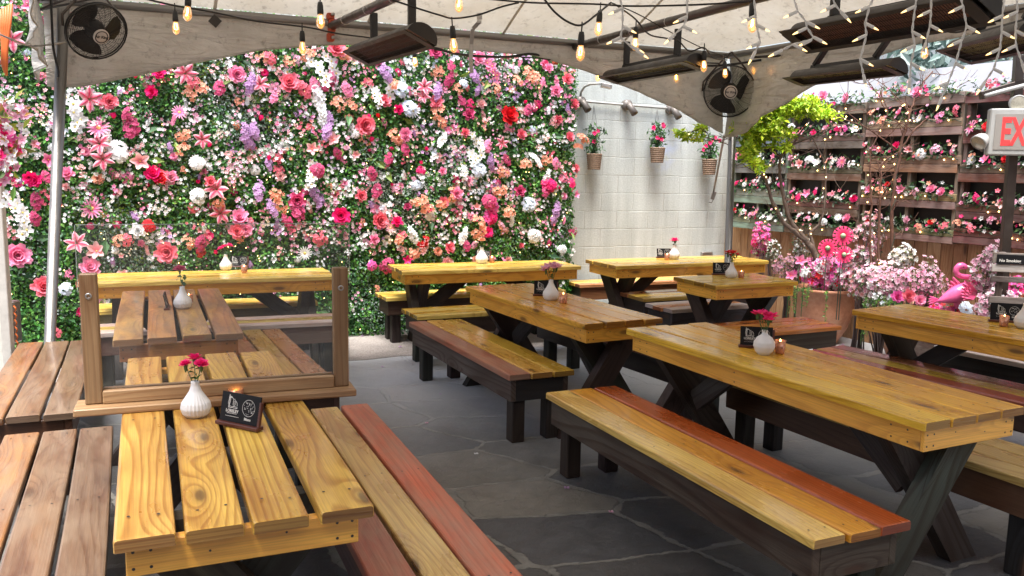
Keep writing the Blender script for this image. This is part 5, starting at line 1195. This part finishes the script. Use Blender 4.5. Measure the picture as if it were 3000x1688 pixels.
# grey leaved shrub behind the fence
def shrub(name,lb,cat,c,n,sz,rx,ry,rz,cols,asp=.45,stem=(.12,.07,.05),base=0.0,ns=9,flow=None,group=None,spike=False):
    t=thing(name,lb,cat,(c.x,c.y,base),0,group); a=Acc(); g=np.random.default_rng(int(abs(c.x*1000+c.y*77))); cz=c.z-base
    U=g.normal(size=(n,3)); U/=np.linalg.norm(U,axis=1,keepdims=True); rr_=g.uniform(.25,1,(n,1))**.6
    # clumps
    k=g.normal(size=(14,3)); k/=np.linalg.norm(k,axis=1,keepdims=True); d_=(U@k.T).max(1,keepdims=True); rr_*=.62+.42*np.clip((d_-.6)*2.5,0,1)
    P=U*rr_*np.array([rx,ry,rz])+np.array([0,0,cz]); 
    if cols: leaves(a,P,U,sz,cols,flat=.2,aspect=asp); tag(a.build('foliage',M['leaf'],t),kind='stuff')
    m=MB()
    for q in range(ns):
        e=Vector(P[g.integers(0,n)]); m.tube([(g.normal()*.015,g.normal()*.015,0),(e.x*.35,e.y*.35,e.z*.55),tuple(e)],[.008,.006,.002],5,col=stem)
    m.build('stems',M['tint'],t)
    if flow:
        f=Acc(); kinds,pals,m_,fs=flow
        for q in range(m_):
            i=g.integers(0,n); p=P[i]*1.04; p[2]=P[i][2]+.01; f.add(TP[rnd.choice(kinds)][0],frame((U[i][0]+g.normal()*.3,U[i][1]-.6,U[i][2]+.3),rnd.uniform(0,6))*fs*rnd.uniform(.7,1.25),tuple(p),PAL[rnd.choice(pals)],.38)
        tag(f.build('blossoms',M['petal'],t),kind='stuff')
    return t
def fp(u,v,o): return atp(u,v,CORNER+fn*o,FA)
shrub('broadleaf_shrub','grey green broad leaved shrub rising over the parapet at the top right','shrub',fp(2830,175,-1.4),420,.22,1.15,.4,.42,[(.14,.22,.19),(.22,.30,.27),(.09,.15,.13),(.30,.38,.35)],asp=.36)
# lime tree in pot ---------------------------------------------------------
M['bark']=plain('grey_brown_bark',(.17,.12,.09),.8,0,.5,25,.3); M['bark2']=plain('reddish_bark',(.15,.07,.045),.75,0,.5,30,.3)
def terracotta():
    m,nt,out=newmat('terracotta'); tc=nd(nt,'TexCoord'); n=nd(nt,'TexNoise',None,Vector=tc.outputs['Object'],Scale=6.0,Detail=8.0,Roughness=.7)
    c=ramp(nt,n.outputs['Fac'],[(.3,(.30,.115,.06)),(.5,(.46,.20,.11)),(.7,(.55,.31,.20))]); p=bsdf(nt,out,Base_Color=c.outputs[0],Roughness=.55); nt.links.new(bump(nt,n.outputs['Fac'],.25,.01),p.inputs['Normal']); return m
M['terra']=terracotta()
def pot(lb,c,r,h,group=None):
    t=thing('terracotta_pot',lb,'pot',(c.x,c.y,0),0,group); m=MB(); m.lathe([(.001,.005),(r*.50,0),(r*.56,.02),(r*.84,h*.30),(r*1.02,h*.62),(r*1.0,h*.93),(r*1.06,h*.95),(r*1.06,h),(r*.97,h),(r*.95,h*.93)],40); m.build('body',M['terra'],t)
    m=MB(); m.lathe([(r*.96,h*.92),(.001,h*.94)],20,(0,0,0),None,0,(.03,.02,.015)); m.build('soil',M['tint'],t); return t
pc=Vector((3.16,8.52,0)); 
pz=atp(2410,842,pc,0).z
pot('large rounded terracotta pot holding the lime green tree',pc,.285,pz)
def tree(name,lb,base,branches,r0,bark,y,twig=0,leafspec=None,lights=0):
    t=thing(name,lb,'tree',tuple(base)); mm=[]; g=random.Random(3); allp=[]
    for k,(pts,ra,rb,dy) in enumerate(branches):
        q=[aty(u,v,y+dy*(i/(len(pts)-1)))-base for i,(u,v) in enumerate(pts)]; d=[]
        for i in range(len(q)-1):
            p0=q[max(0,i-1)];p1=q[i];p2=q[i+1];p3=q[min(len(q)-1,i+2)]
            for j in range(5):
                f=j/5; d.append(.5*((2*p1)+(p2-p0)*f+(2*p0-5*p1+4*p2-p3)*f*f+(3*p1-p0-3*p2+p3)*f**3)+Vector((g.gauss(0,1),g.gauss(0,1),0))*.004)
        d.append(q[-1]); rs=[ra+(rb-ra)*i/(len(d)-1) for i in range(len(d))]; allp+=[(p,r) for p,r in zip(d,rs)]
        m=MB(); m.tube(d,rs,8); m.build('trunk' if k==0 else 'limb',bark,t)
    m=MB(); tips=[]
    cand=[p for p,r in allp if r<.022]
    for k in range(twig):
        p=g.choice(cand); d_=Vector((g.gauss(0,1),g.gauss(0,.6),g.uniform(-.1,1.1))).normalized(); pts=[p.copy()]; L=g.uniform(.15,.42)
        for j in range(5): d_=(d_+Vector((g.gauss(0,.25),g.gauss(0,.25),g.gauss(.05,.2)))).normalized(); pts.append(pts[-1]+d_*L/5)
        m.tube(pts,[.0045,.004,.0033,.0028,.002,.0012],5); tips+=pts[2:]
        for j in (2,3):
            e=(d_+Vector((g.gauss(0,.9),g.gauss(0,.6),g.gauss(0,.6)))).normalized(); m.tube([pts[j],pts[j]+e*L*.2,pts[j]+e*L*.4+Vector((0,0,.02))],[.003,.002,.001],4); tips.append(pts[j]+e*L*.4)
    if twig: m.build('twigs',bark,t)
    if leafspec: leafspec(t,base,tips)
    if lights:
        m=MB(); 
        for k in range(lights): p=g.choice(tips if (tips and g.random()<.5) else [a for a,_ in allp]); starlight(m,p+Vector((g.gauss(0,.02),-.02,g.gauss(0,.02))),.0075)
        tag(m.build('fairy_lights',M['fairy'],t),kind='stuff')
        m=MB(); big=[(p,r) for p,r in allp if r>.012]
        m.tube([p+Vector(((r+.003)*math.cos(i*1.1),(r+.003)*math.sin(i*1.1),0)) for i,(p,r) in enumerate(big[:34])],.003,4,col=(.01,.05,.03)); m.build('light_cord',M['tint'],t)
    return t
def limeleaf(t,base,tips):
    a=Acc(); g=np.random.default_rng(9); blobs=[(2300,300,70,28),(2400,330,34,20),(2255,345,60,34),(2225,400,48,34),(2330,322,60,22),(2200,440,30,26),(2290,385,40,20),(2215,480,30,18),(2190,372,36,22),(2365,300,30,16),(2300,430,18,12),(2060,378,16,10),(1998,390,14,8),(2015,402,16,7),(2045,402,14,8),(2230,545,0,0)]
    for u,v,ru,rv in blobs:
        if not ru: continue
        n=int(ru*rv*.5)+20; k_=8.35/2494
        cc=[(g.normal()*.5*ru,g.normal()*.5*rv,g.normal()*.10) for _ in range(max(3,n//26))]
        P=[]
        for i in range(n): du,dv_,dy=cc[i%len(cc)]; p=aty(u+du+g.normal()*7,v+dv_+g.normal()*5,8.35+dy+g.normal()*.02)-base; P.append(tuple(p))
        leaves(a,np.array(P),np.tile([0,-.5,.85],(n,1)),.058,[(.50,.68,.02),(.62,.78,.04),(.36,.56,.02),(.70,.82,.10),(.26,.46,.02)],flat=.35,aspect=.42,spread=1.2)
    tag(a.build('foliage',M['leaf'],t),kind='stuff')
tb=Vector((pc.x-.03,pc.y,pz*.93))
tb=aty(2408,838,8.52)
tree('lime_leaved_tree','multi stemmed tree with lime green leaves and grey bark growing from the terracotta pot',tb,[([(2408,838),(2402,790),(2391,755),(2375,722),(2360,705)],.036,.03,0),([(2360,705),(2330,680),(2295,652),(2264,593),(2240,521),(2207,492),(2182,448),(2165,400)],.026,.008,-.1),([(2378,722),(2350,690),(2319,652),(2302,603),(2291,552),(2284,500),(2288,460),(2320,425),(2343,390),(2385,335)],.026,.006,-.05),([(2385,735),(2376,700),(2376,682),(2398,658),(2415,610),(2418,560),(2420,500),(2406,455),(2380,400)],.018,.005,.05),([(2320,425),(2380,400),(2440,372),(2500,362)],.009,.003,-.1),([(2288,460),(2240,420),(2250,360),(2270,310)],.011,.004,0),([(2182,448),(2120,418),(2050,400),(1995,395)],.007,.003,-.2),([(2165,400),(2100,412),(2070,396)],.005,.002,-.2)],.04,M['bark'],8.5,34,limeleaf,22)
tb2=aty(2618,800,8.0)
tree('bare_reddish_tree','bare reddish stemmed tree wrapped in star lights in front of the grey brown pallet',tb2,[([(2618,800),(2612,700),(2615,600),(2621,541),(2634,465),(2648,394),(2664,335),(2679,290),(2700,250),(2733,209)],.020,.006,0),([(2634,450),(2675,386),(2729,336),(2787,274)],.010,.004,-.1),([(2629,440),(2590,410),(2532,371),(2466,348)],.009,.003,-.15),([(2574,800),(2574,700),(2577,600),(2580,540),(2579,490),(2600,465),(2640,440)],.013,.006,.05),([(2552,790),(2551,690),(2552,600),(2552,540),(2548,465),(2570,400),(2600,330),(2580,270)],.011,.004,.0),([(2600,330),(2560,260),(2520,215)],.006,.002,.0),([(2664,335),(2640,300),(2590,250),(2545,225)],.006,.002,0),([(2532,371),(2480,330),(2440,345)],.004,.002,0)],.02,M['bark2'],8.0,62,None,45)
# pots, flower beds
p2=atz(2540,1030,0); p2=Vector((3.58,7.62,0)); pot('terracotta pot half hidden behind the right edge table with hanging ferns',p2,.22,.55)
def ferns(lb,c,n,zt,drop,cols,rad,group='trailing ferns spilling from the pots',a0=PI,a1=2*PI):
    t=thing('hanging_fern',lb,'fern',tuple(c),0,group); a=Acc(); g=np.random.default_rng(n+int(c.x*100)); m=MB()
    for k in range(n):
        an=g.uniform(a0,a1); r=rad*g.uniform(.92,1.1); L=drop*g.uniform(.45,1.0); pts=[]
        for j in range(9):
            f=j/8; rr_=r+.10*math.sin(min(1,f*2.2)*PI/2)*g.uniform(.8,1.1); pts.append(Vector((rr_*math.cos(an),rr_*math.sin(an),.05*math.sin(f*PI)*1.2-L*f**1.3)))
        m.tube(pts,.002,4,col=(.10,.20,.05))
        for j in range(len(pts)-1):
            d_=(pts[j+1]-pts[j]); 
            for q in range(3):
                p=pts[j]+d_*(q/3); s_=d_.normalized().cross(Vector((math.cos(an),math.sin(an),.2))).normalized(); P=np.array([tuple(p)]*2); N=np.tile([math.cos(an),math.sin(an),.3],(2,1)); leaves(a,P,N,.028,cols,flat=.7,aspect=.38)
    m.build('fronds',M['tint'],t); tag(a.build('foliage',M['leaf'],t),kind='stuff')
FC=[(.12,.28,.03),(.20,.38,.05),(.07,.20,.04),(.16,.30,.10)]
ferns('green fern hanging down the front of the lime tree pot',Vector((pc.x-.04,pc.y,pz)),6,0,.34,FC,.27,a0=PI*1.08,a1=PI*1.45)
ferns('bushy fern falling left of the right edge table',Vector((p2.x-.14,p2.y,.60)),18,0,.46,FC,.14,a0=PI*.85,a1=PI*1.6)
PK=('kkkkkpuwd')
shrub('blossom_shrub','dense hot pink and white blossoms filling the lime tree pot','flowers',Vector((pc.x+.05,pc.y-.02,pz+.16)),900,.04,.36,.26,.22,[(.10,.18,.06),(.2,.26,.16)],flow=(['fil5','lo5','lo4'],'gggpkwwr',520,.030),base=pz-.05,group='blossom shrubs along the fence')
for (u,v,o_,kn,pl,r) in ((2345,762,.75,'magnolia','p',.06),(2318,808,.8,'magnolia','p',.055),(2352,788,.8,'lily','w',.05),(2385,800,.8,'magnolia','w',.05)):
    pass
bl_=[('tall magenta blossom spike behind the short table',2230,705,.35,.13,.22,'gghmk',420,.0,.020),('white sprig flowers right behind the magenta spike',2262,740,.5,.10,.16,'wwi',130,.0,.012),('pale pink blossoms left of the lime tree pot',2310,782,.6,.20,.14,'kkdu',420,.0,.017),
('white sprigs behind the lime tree trunk',2345,720,.5,.12,.20,'wwi',170,.0,.012),('tall pale pink cherry sprigs right of the metal daisies',2545,700,.5,.17,.30,'kkuuw',420,.2,.017),('pale blossoms under the metal daisies',2520,760,.6,.18,.18,'kwuk',300,.2,.018),
('white blossom spires behind the flower bed',2640,760,.5,.14,.16,'wwwi',300,.3,.017),('mauve pink blossom mass right of the terracotta pot',2580,830,.75,.34,.22,'kkkuw',1100,.2,.019),('pink blossom bush in the middle of the bed',2680,840,.7,.30,.20,'kkdp',800,.2,.018),
('dark stemmed mauve blossoms left of the flamingo',2725,820,.5,.12,.24,'kddk',260,.2,.017),('tall pale blossoms right of the flamingo',2900,800,.55,.17,.34,'kkdw',800,.2,.019),('white and pink blossoms low right of the flamingo',2925,900,.8,.20,.16,'wkkw',500,.2,.020),
('hot pink and red blossoms at the foot of the flamingo',2770,915,.7,.26,.06,'ghrp',260,.2,.022),('green and white foliage bush behind the right table',2590,880,.95,.20,.12,'bwww',120,.2,.016),('hot pink flowers behind the slatted rack',2985,860,.45,.18,.13,'hhgg',420,.2,.024)]
for lb,u,v,o_,rx,rz,pl,n_,bs,fs in bl_:
    o_*=.72; c=fp(u,v,o_); shrub('blossom_shrub',lb,'flowers',c,max(220,n_//2),.035,rx,rx*.7,rz,[(.12,.20,.07),(.22,.20,.14),(.10,.14,.06)],stem=(.07,.04,.035),flow=(['fil5','lo5'],pl,int(n_*.62),fs*1.08),ns=14,base=0 if bs else .0,group='blossom shrubs along the fence')
for u,v,r,kn,pl,o_,lb in ((2345,765,.065,'magnolia','p',.8,'large pink silk bloom at the upper left of the pot'),(2316,808,.06,'magnolia','p',.85,'large pink silk bloom at the left rim of the pot'),(2360,795,.055,'lily','w',.85,'white silk bloom above the trailing fern'),(2630,870,.06,'peony','g',1.0,'magenta silk peony behind the right edge table'),(2662,868,.06,'peony','c',1.0,'coral silk peony in front of the flower bed'),(2695,880,.05,'peony','p',1.0,'pink silk peony in front of the flower bed'),(2830,903,.055,'hydrangea','b',1.0,'pale blue hydrangea under the flamingo')):
    p=fp(u,v,o_); t=thing('silk_flower',lb,'flower',(p.x,p.y,.0)); m=MB(); m.tube([(0,.05,.2),(0,.03,p.z*.7),(0,.01,p.z)],.004,5,col=(.05,.13,.04)); m.build('stem',M['tint'],t); flower_obj(kn,pl,(0,0,p.z),(-.2,-1,.4),r,t,name='bloom')
# trough behind the table
p=fp(2850,950,.62); t=thing('planter_trough','long low brown planter trough holding the pink blossoms along the fence','planter',(p.x,p.y,0),FA); m=MB(); 
for y_ in (-.17,.17): m.box((0,y_,.22),(1.2,.025,.44),col=(.10,.05,.035),bev=.004)
for x_ in (-.59,.59): m.box((x_,0,.22),(.025,.31,.44),col=(.10,.05,.035),bev=.004)
m.build('side_boards',M['pallet'],t); m=MB(); m.box((0,0,.39),(1.15,.31,.02),col=(.02,.015,.01)); m.build('soil',M['tint'],t)
# metal daisies
for u,v,r,lb in ((2470,691,.092,'highest pink metal daisy'),(2425,727,.088,'left pink metal daisy'),(2473,746,.080,'lowest pink metal daisy')):
    p=fp(u,v,.62); t=thing('metal_daisy',lb+' on a stake beside the trunk of the lime tree','ornament',(p.x,p.y,0),0,'pink metal daisies'); m=MB(); m.tube([(0,.02,.3),(0,.02,p.z)],.005,6,col=(.06,.08,.05)); m.build('stake',M['tint'],t)
    fm=Vector((-.30,-1,.12)).normalized(); Fm=frame(fm)
    tp=Tpl()
    for k in range(14): tp.petal(2*PI*k/14,.80,.44,R(6),R(-14),nu=4,cup=-.05,pt=.5,r0=.2,tip=.85)
    tp.fin(); a=Acc(); a.add(tp,Fm*r,(0,0,0),np.array([HX(180,20,70),HX(250,80,130),(1,1,1),(0,0,0)]),.02); o=a.build('petals',M['tintg'],t); o.location=(0,0,p.z)
    m=MB(); m.lathe([(.001,.35*r),(.12*r,.33*r),(.24*r,.22*r),(.28*r,.05*r),(.28*r,0)],14,(0,0,p.z),Fm,0,(.32,.42,.24)); m.build('centre',M['tintg'],t)
# flamingo
Y_=7.05; fb_=aty(2805,862,Y_); t=thing('flamingo','bright pink garden flamingo ornament standing among the blossoms','ornament',(fb_.x,fb_.y,0)); 
def fq(u,v,dy=0): return aty(u,v,Y_+dy)-Vector((fb_.x,fb_.y,0))
PKC=HX(240,104,160); m=MB()
ax=[(2742,884,.004),(2756,880,.022),(2775,873,.047),(2797,864,.070),(2818,856,.078),(2836,849,.072),(2850,842,.055),(2858,836,.040),(2860,829,.033),(2858,822,.029),(2850,816,.026),(2838,812,.023),(2824,810,.022),(2812,808,.022),(2804,803,.0225),(2801,795,.023),(2803,786,.025),(2810,780,.029),(2819,779,.029),(2827,782,.024),(2832,785,.016)]
m.tube([fq(u,v) for u,v,_ in ax],[r for _,_,r in ax],14,col=PKC); m.build('body',M['tintg'],t)
m=MB(); m.tube([fq(2829,782),fq(2838,782),(fq(2847,785))],[.014,.012,.011],8,col=(.8,.78,.74)); m.build('beak',M['tintg'],t)
m=MB(); m.tube([fq(2846,784),fq(2851,789),fq(2852,798)],[.0125,.011,.003],8,col=(.012,.012,.014)); m.build('beak_tip',M['tintg'],t)
for s_ in (-1,):
    m=MB(); m.lathe([(.001,.004),(.005,.002),(.006,0)],8,fq(2818,782)+Vector((0,-.027,0)),M3(Vector((1,0,0)),ZU,Vector((0,-1,0))),0,(.02,.01,.01)); m.build('eye',M['tintg'],t)
for s_ in (-1,1):
    tp=Tpl()
    for k in range(6): tp.petal(R(112+k*13),1.0-.07*k,.34,R(4),R(6),nu=4,cup=.25,pt=.7,r0=.02,tip=.3,z0=.01*k)
    for k in range(4): tp.petal(R(112+k*18),.6,.34,R(10),R(6),nu=3,cup=.25,pt=.7,r0=.02,tip=.4,z0=.05+.01*k)
    tp.fin(); a=Acc(); Fm=M3(Vector((1,.0,0)),Vector((0,0,1)),Vector((0,-1,0))) if s_<0 else M3(Vector((1,0,0)),Vector((0,0,1)),Vector((0,1,0)))
    a.add(tp,(Fm@rotz(R(18)))*.165,tuple(fq(2842,862)+Vector((0,s_*.078,0))),np.array([HX(240,84,140),HX(248,120,165),(1,1,1),(0,0,0)]),.02); a.build('wing',M['tintg'],t)
m=MB(); m.tube([fq(2806,872),fq(2803,890),fq(2800,905)],[.040,.026,.010],10,col=PKC); m.tube([fq(2800,905),fq(2800,905)-ZU*(fq(2800,905).z-.1)],.006,6,col=(.1,.1,.1)); m.build('leg',M['tintg'],t)
tp=Tpl()
for k in range(4): tp.petal(R(160+k*14),1,.25,R(0),R(4),nu=3,cup=.2,r0=.02,tip=.3)
tp.fin(); a=Acc(); a.add(tp,Fm*.09,tuple(fq(2752,880)),np.array([HX(246,60,130),HX(250,110,170),(1,1,1),(0,0,0)]),.02); a.build('tail',M['tintg'],t)
# exit sign on its post
ye=6.7
def ep(u,v,dy=0): return aty(u,v,ye+dy)
pb=ep(2932,900); pt_=ep(2966,440); dd=(pt_-pb)/(pt_.z-pb.z); g0=pb-dd*pb.z
t=thing('exit_sign_post','rusty brown steel post carrying the exit sign and lamps','post',tuple(g0)); m=MB(); m.beam((0,0,0),tuple(dd*(2.62)),.07,.05,up=(0,1,0)); m.build('post',M['bar'],t)
m=MB(); m.beam(tuple(ep(2872,281)-g0),tuple(ep(3060,225)-g0),.05,.06,col=(.2,.1,.08)); m.build('strut',M['bar'],t)
m=MB(); m.tube([ep(2886,282,-.06)-g0,ep(2925,270,-.06)-g0,ep(3060,235,-.06)-g0],.016,8); m.build('conduit',M['grey'],t)
tl=ep(2896,319); bl2=ep(2888,455); trg=ep(3040,310); hh_=tl.z-bl2.z; sgd=(Vector((trg.x,trg.y-.10,0))-Vector((tl.x,tl.y,0))).normalized(); sn=Vector((sgd.y,-sgd.x,0)); ws=hh_*1.32; c_=(tl+bl2)/2+sgd*ws/2
t=thing('exit_sign','weathered exit sign with red letters in a grey frame, cut by the right edge','sign',tuple(c_)); Ms=M3(sgd,-sn,ZU)
m=MB(); m.box((0,0,0),(ws,.10,hh_),Ms,col=(.16,.16,.15),bev=.01); m.build('frame',M['grey'],t)
m=MB(); m.box(Ms@Vector((0,-.052,0)),(ws-.075,.006,hh_-.085),Ms,col=(.62,.58,.52)); 
m.build('face',plain('sign_face',(.27,.25,.225),.5,0,.08,8),t)
m=MB(); put_text(m,'EXIT',hh_*.82,Ms@Vector((-.005,-.0562,-.008)),M3(sgd,ZU,sn),0,HX(236,66,66),.009,sx=.50); m.build('letters',M['tint'],t)
for u,v,ax_,lb in ((2978,302,(-.15,-1,-.15),'round emergency lamp on top of the exit sign'),(2874,412,(-.8,-.35,-.6),'grey emergency lamp head at the left side of the exit sign')):
    p=ep(u,v,-.02); t=thing('emergency_lamp',lb,'lamp',tuple(p),0,'emergency lamps on the exit sign'); A_=Vector(ax_).normalized(); X_=A_.orthogonal().normalized(); Mx=M3(X_,A_.cross(X_),A_)
    m=MB(); m.lathe([(.001,-.06),(.03,-.055),(.052,-.02),(.062,.02),(.064,.035),(.056,.037)],22,(0,0,0),Mx); m.build('head',M['grey'],t)
    m=MB(); m.lathe([(.056,.034),(.03,.040),(.001,.042)],22,(0,0,0),Mx); m.build('lens',plain('lamp_lens',(.55,.52,.42),.1,.3,.3,90),t)
    m=MB(); m.tube([(0,0,-.03),(.03,.03,-.08)],.010,6); m.build('arm',M['dgrey'],t)
# slatted rack and no smoking sign
yr=6.55
def rp(u,v,dy=0): return aty(u,v,yr+dy)
a=rp(2914,775); b=rp(3060,782); rd=Vector((b.x-a.x,b.y-.10-a.y,0)).normalized(); rn=Vector((rd.y,-rd.x,0)); Mr=M3(rd,-rn,ZU); o0=Vector((a.x,a.y,0))
t=thing('slatted_rack','upright wooden slatted rack with a peeling white top board at the right edge','rack',tuple(o0)); zt_=rp(2914,738).z
for x_ in (.03,.55): m=MB(); m.box(Mr@Vector((x_+.02,.02,0))+ZU*(zt_/2),(.045,.03,zt_),Mr,col=(.07,.05,.04),bev=.003); m.build('upright',M['pallet'],t)
for v0,v1,cc,mt in ((739,772,(.24,.235,.22),'pallet'),(773,796,(.38,.36,.33),'weath'),(808,826,(.07,.05,.045),'pallet'),(867,889,(.10,.075,.065),'pallet'),(925,950,(.09,.065,.055),'pallet'),(985,1010,(.09,.065,.055),'pallet')):
    z0_=rp(2914,v1).z; z1_=rp(2914,v0).z; m=MB(); m.box(Mr@Vector((.29,-.006,0))+ZU*((z0_+z1_)/2),(.62,.02,z1_-z0_-.003),Mr,col=cc,bev=.003); m.build('slat',M[mt],t)
zc_=(rp(2914,745).z+rp(2914,771).z)/2; hs=rp(2914,744).z-rp(2914,772).z; c_=o0+Mr@Vector((.155,-.022,0))+ZU*zc_
t=thing('no_smoking_sign','black plaque reading No Smoking with a crossed cigarette symbol','sign',tuple(c_)); m=MB(); m.box((0,0,0),(.30,.006,hs),Mr,bev=.001); m.build('plaque',M['menu'],t)
Mt=M3(rd,ZU,rn); m=MB(); put_text(m,'No Smoking',.030,Mt@Vector((-.058,-.010,.0034)),Mt,0,(.6,.6,.6),.0006); m.build('lettering',M['ink'],t)
m=MB(); cx_=.094; fr=.034; 
def seg(p,q,w_): P=Vector(p);Q=Vector(q);d_=(Q-P).normalized();n_=Vector((-d_.y,d_.x))*w_/2; m.add([Mt@Vector((x_.x,x_.y,.0036)) for x_ in (P+n_,P-n_,Q-n_,Q+n_)],[(0,1,2,3)])
for k in range(28): a0=2*PI*k/28;a1=2*PI*(k+1)/28; seg((cx_+.024*math.cos(a0),.024*math.sin(a0)),(cx_+.024*math.cos(a1),.024*math.sin(a1)),.004)
seg((cx_-.017,.017),(cx_+.017,-.017),.004); seg((cx_-.015,-.005),(cx_+.008,-.005),.005); seg((cx_+.010,-.005),(cx_+.013,-.005),.005)
for k in range(5): seg((cx_+.012+.002*math.sin(k),-.001+k*.003),(cx_+.012+.002*math.sin(k+1),.002+k*.003),.0015)
for s_,e_ in (((-1,-1),(1,-1)),((1,-1),(1,1)),((1,1),(-1,1)),((-1,1),(-1,-1))): seg((cx_+s_[0]*.030,s_[1]*.030),(cx_+e_[0]*.030,e_[1]*.030),.0015)
m.build('symbol',M['ink'],t)
# ================= left edge
p=aty(18,800,5.6); a=aty(8,455,5.6); b=aty(33,1000,5.6)
t=thing('white_board_panel','white painted wooden panel edge at the far left of the photo','panel',(b.x,b.y,0)); h_=a.z
m=MB(); m.box((-.36,.02,h_/2),(.72,.04,h_),col=(.60,.57,.50),bev=.004); m.build('panel',M['tint'],t); m=MB(); m.box((-.02,-.012,h_/2),(.06,.03,h_-.01),col=(.50,.47,.42),bev=.004); m.build('edge_post',M['tint'],t)
c_=aty(41,942,6.0); t=thing('wall_heater','grey metal box with orange cords hanging beside it at the left','box',tuple(c_)); m=MB(); m.box((0,0,0),(.055,.10,.30),bev=.008); m.build('housing',M['steel'],t)
m=MB(); 
for k in range(6): m.tube([(.03,-.04,.12-.05*k),(.05,-.05,.10-.05*k),(.035,-.04,.08-.05*k)],.006,6,col=(.75,.16,.02))
m.build('cord_loops',M['tint'],t)
p=aty(12,60,6.6); t=thing('orange_cord_bundle','orange extension cords hanging at the top left corner','cords',tuple(p)); m=MB()
for k in range(5):
    m.tube([aty(2+8*k,28-4*k,6.6)-p,aty(4+6*k,80,6.6)-p,aty(8+3*k,140,6.6)-p,aty(6+3*k,190+8*k,6.6)-p],.011,6,col=(.70,.15,.03))
m.build('cords',M['tint'],t)
c_=aty(12,440,5.0); 
t=thing('flower_basket','hot pink blossoms and pale flowers spilling from a basket at the left edge','flowers',tuple(c_)); f=Acc(); a=Acc(); g=np.random.default_rng(8)
for q in range(150): f.add(TP['fil5'][0],frame((g.normal()*.5,-1,g.normal()*.4),g.uniform(0,6))*g.uniform(.02,.034),(g.normal()*.055-.03,g.normal()*.03,g.normal()*.10),PAL['ghhkw'[q%5] if q%9 else 'w'],.12)
for q in range(40): f.add(TP['fil5'][0],frame((g.normal()*.5,-1,g.normal()*.4),g.uniform(0,6))*g.uniform(.02,.03),(g.normal()*.07,g.normal()*.03,.18+g.normal()*.05),PAL['kkw'[q%3]],.12)
f.build('blossoms',M['petal'],t); n=60; P=np.stack([g.normal(size=n)*.08-.02,g.normal(size=n)*.03,g.normal(size=n)*.12+.15],1); leaves(a,P,np.tile([0,-1,.3],(n,1)),.10,[(.30,.36,.05),(.10,.2,.04),(.45,.25,.08)],flat=.3,aspect=.35); a.build('leaves',M['leaf'],t)
m=MB(); m.lathe([(.001,-.16),(.10,-.14),(.13,0),(.135,.02)],14,(-.16,0,0),None,0,(.10,.06,.04)); m.build('basket',M['tint'],t)

fp_=Acc()
for u,v in ((1172,1017),(1060,985),(1120,1075),(1290,1155),(1500,1290),(1660,1430),(1395,1330),(1250,1240),(2470,1010),(2520,1005),(1900,1240),(1790,1500)):
    p=atz(u,v,.006); fp_.add(TP['lo4'][0] if v>1100 else TP['fil5'][0],rotz(rnd.uniform(0,6))*rnd.uniform(.012,.02),tuple(p),PAL[rnd.choice('lwkp')],.1)
tag(fp_.build('fallen_petals',M['petal']),'pale lilac and pink petals fallen on the paving','petals',kind='stuff')
# ================= camera, light, render
cam=bpy.data.cameras.new('camera'); co=bpy.data.objects.new('camera',cam); COL.objects.link(co)
cam.sensor_width=36; cam.lens=36*F_/3000; cam.clip_end=500; cam.clip_start=.05
c,s=math.cos(RO_),math.sin(RO_); r0=Vector((1,0,0)); u0=Vector((0,math.sin(PI_),math.cos(PI_))); f0=Vector((0,math.cos(PI_),-math.sin(PI_)))
rr=r0*c+u0*s; uu=u0*c-r0*s
mw=Matrix((rr,uu,-f0)).transposed().to_4x4(); mw.translation=CAM; co.matrix_world=mw
SC.camera=co
w=bpy.data.worlds.new('World'); SC.world=w; w.use_nodes=True; nt=w.node_tree
bg=nt.nodes['Background']; sky=nt.nodes.new('ShaderNodeTexSky'); sky.sky_type='NISHITA'; sky.sun_disc=False
SUN_EL,SUN_AZ=R(72),R(188)
sky.sun_elevation=SUN_EL; sky.sun_rotation=SUN_AZ; sky.air_density=1.0; sky.dust_density=4.0; sky.ozone_density=1.0
hs_=nt.nodes.new('ShaderNodeHueSaturation'); hs_.inputs['Saturation'].default_value=.85; nt.links.new(sky.outputs[0],hs_.inputs['Color']); nt.links.new(hs_.outputs[0],bg.inputs[0]); bg.inputs[1].default_value=.15
sl=bpy.data.lights.new('sun','SUN'); sl.energy=2.6; sl.angle=R(28); sl.color=(1,.99,.97); so=bpy.data.objects.new('sun',sl); COL.objects.link(so)
# sun_rotation is measured clockwise from +y
d=Vector((math.sin(SUN_AZ)*math.cos(SUN_EL),math.cos(SUN_AZ)*math.cos(SUN_EL),math.sin(SUN_EL)))
so.rotation_euler=d.to_track_quat('Z','Y').to_euler()
SC.view_settings.view_transform='Standard'; SC.view_settings.look='None'; SC.view_settings.exposure=EXPO; SC.view_settings.gamma=1
SC.render.engine='CYCLES'
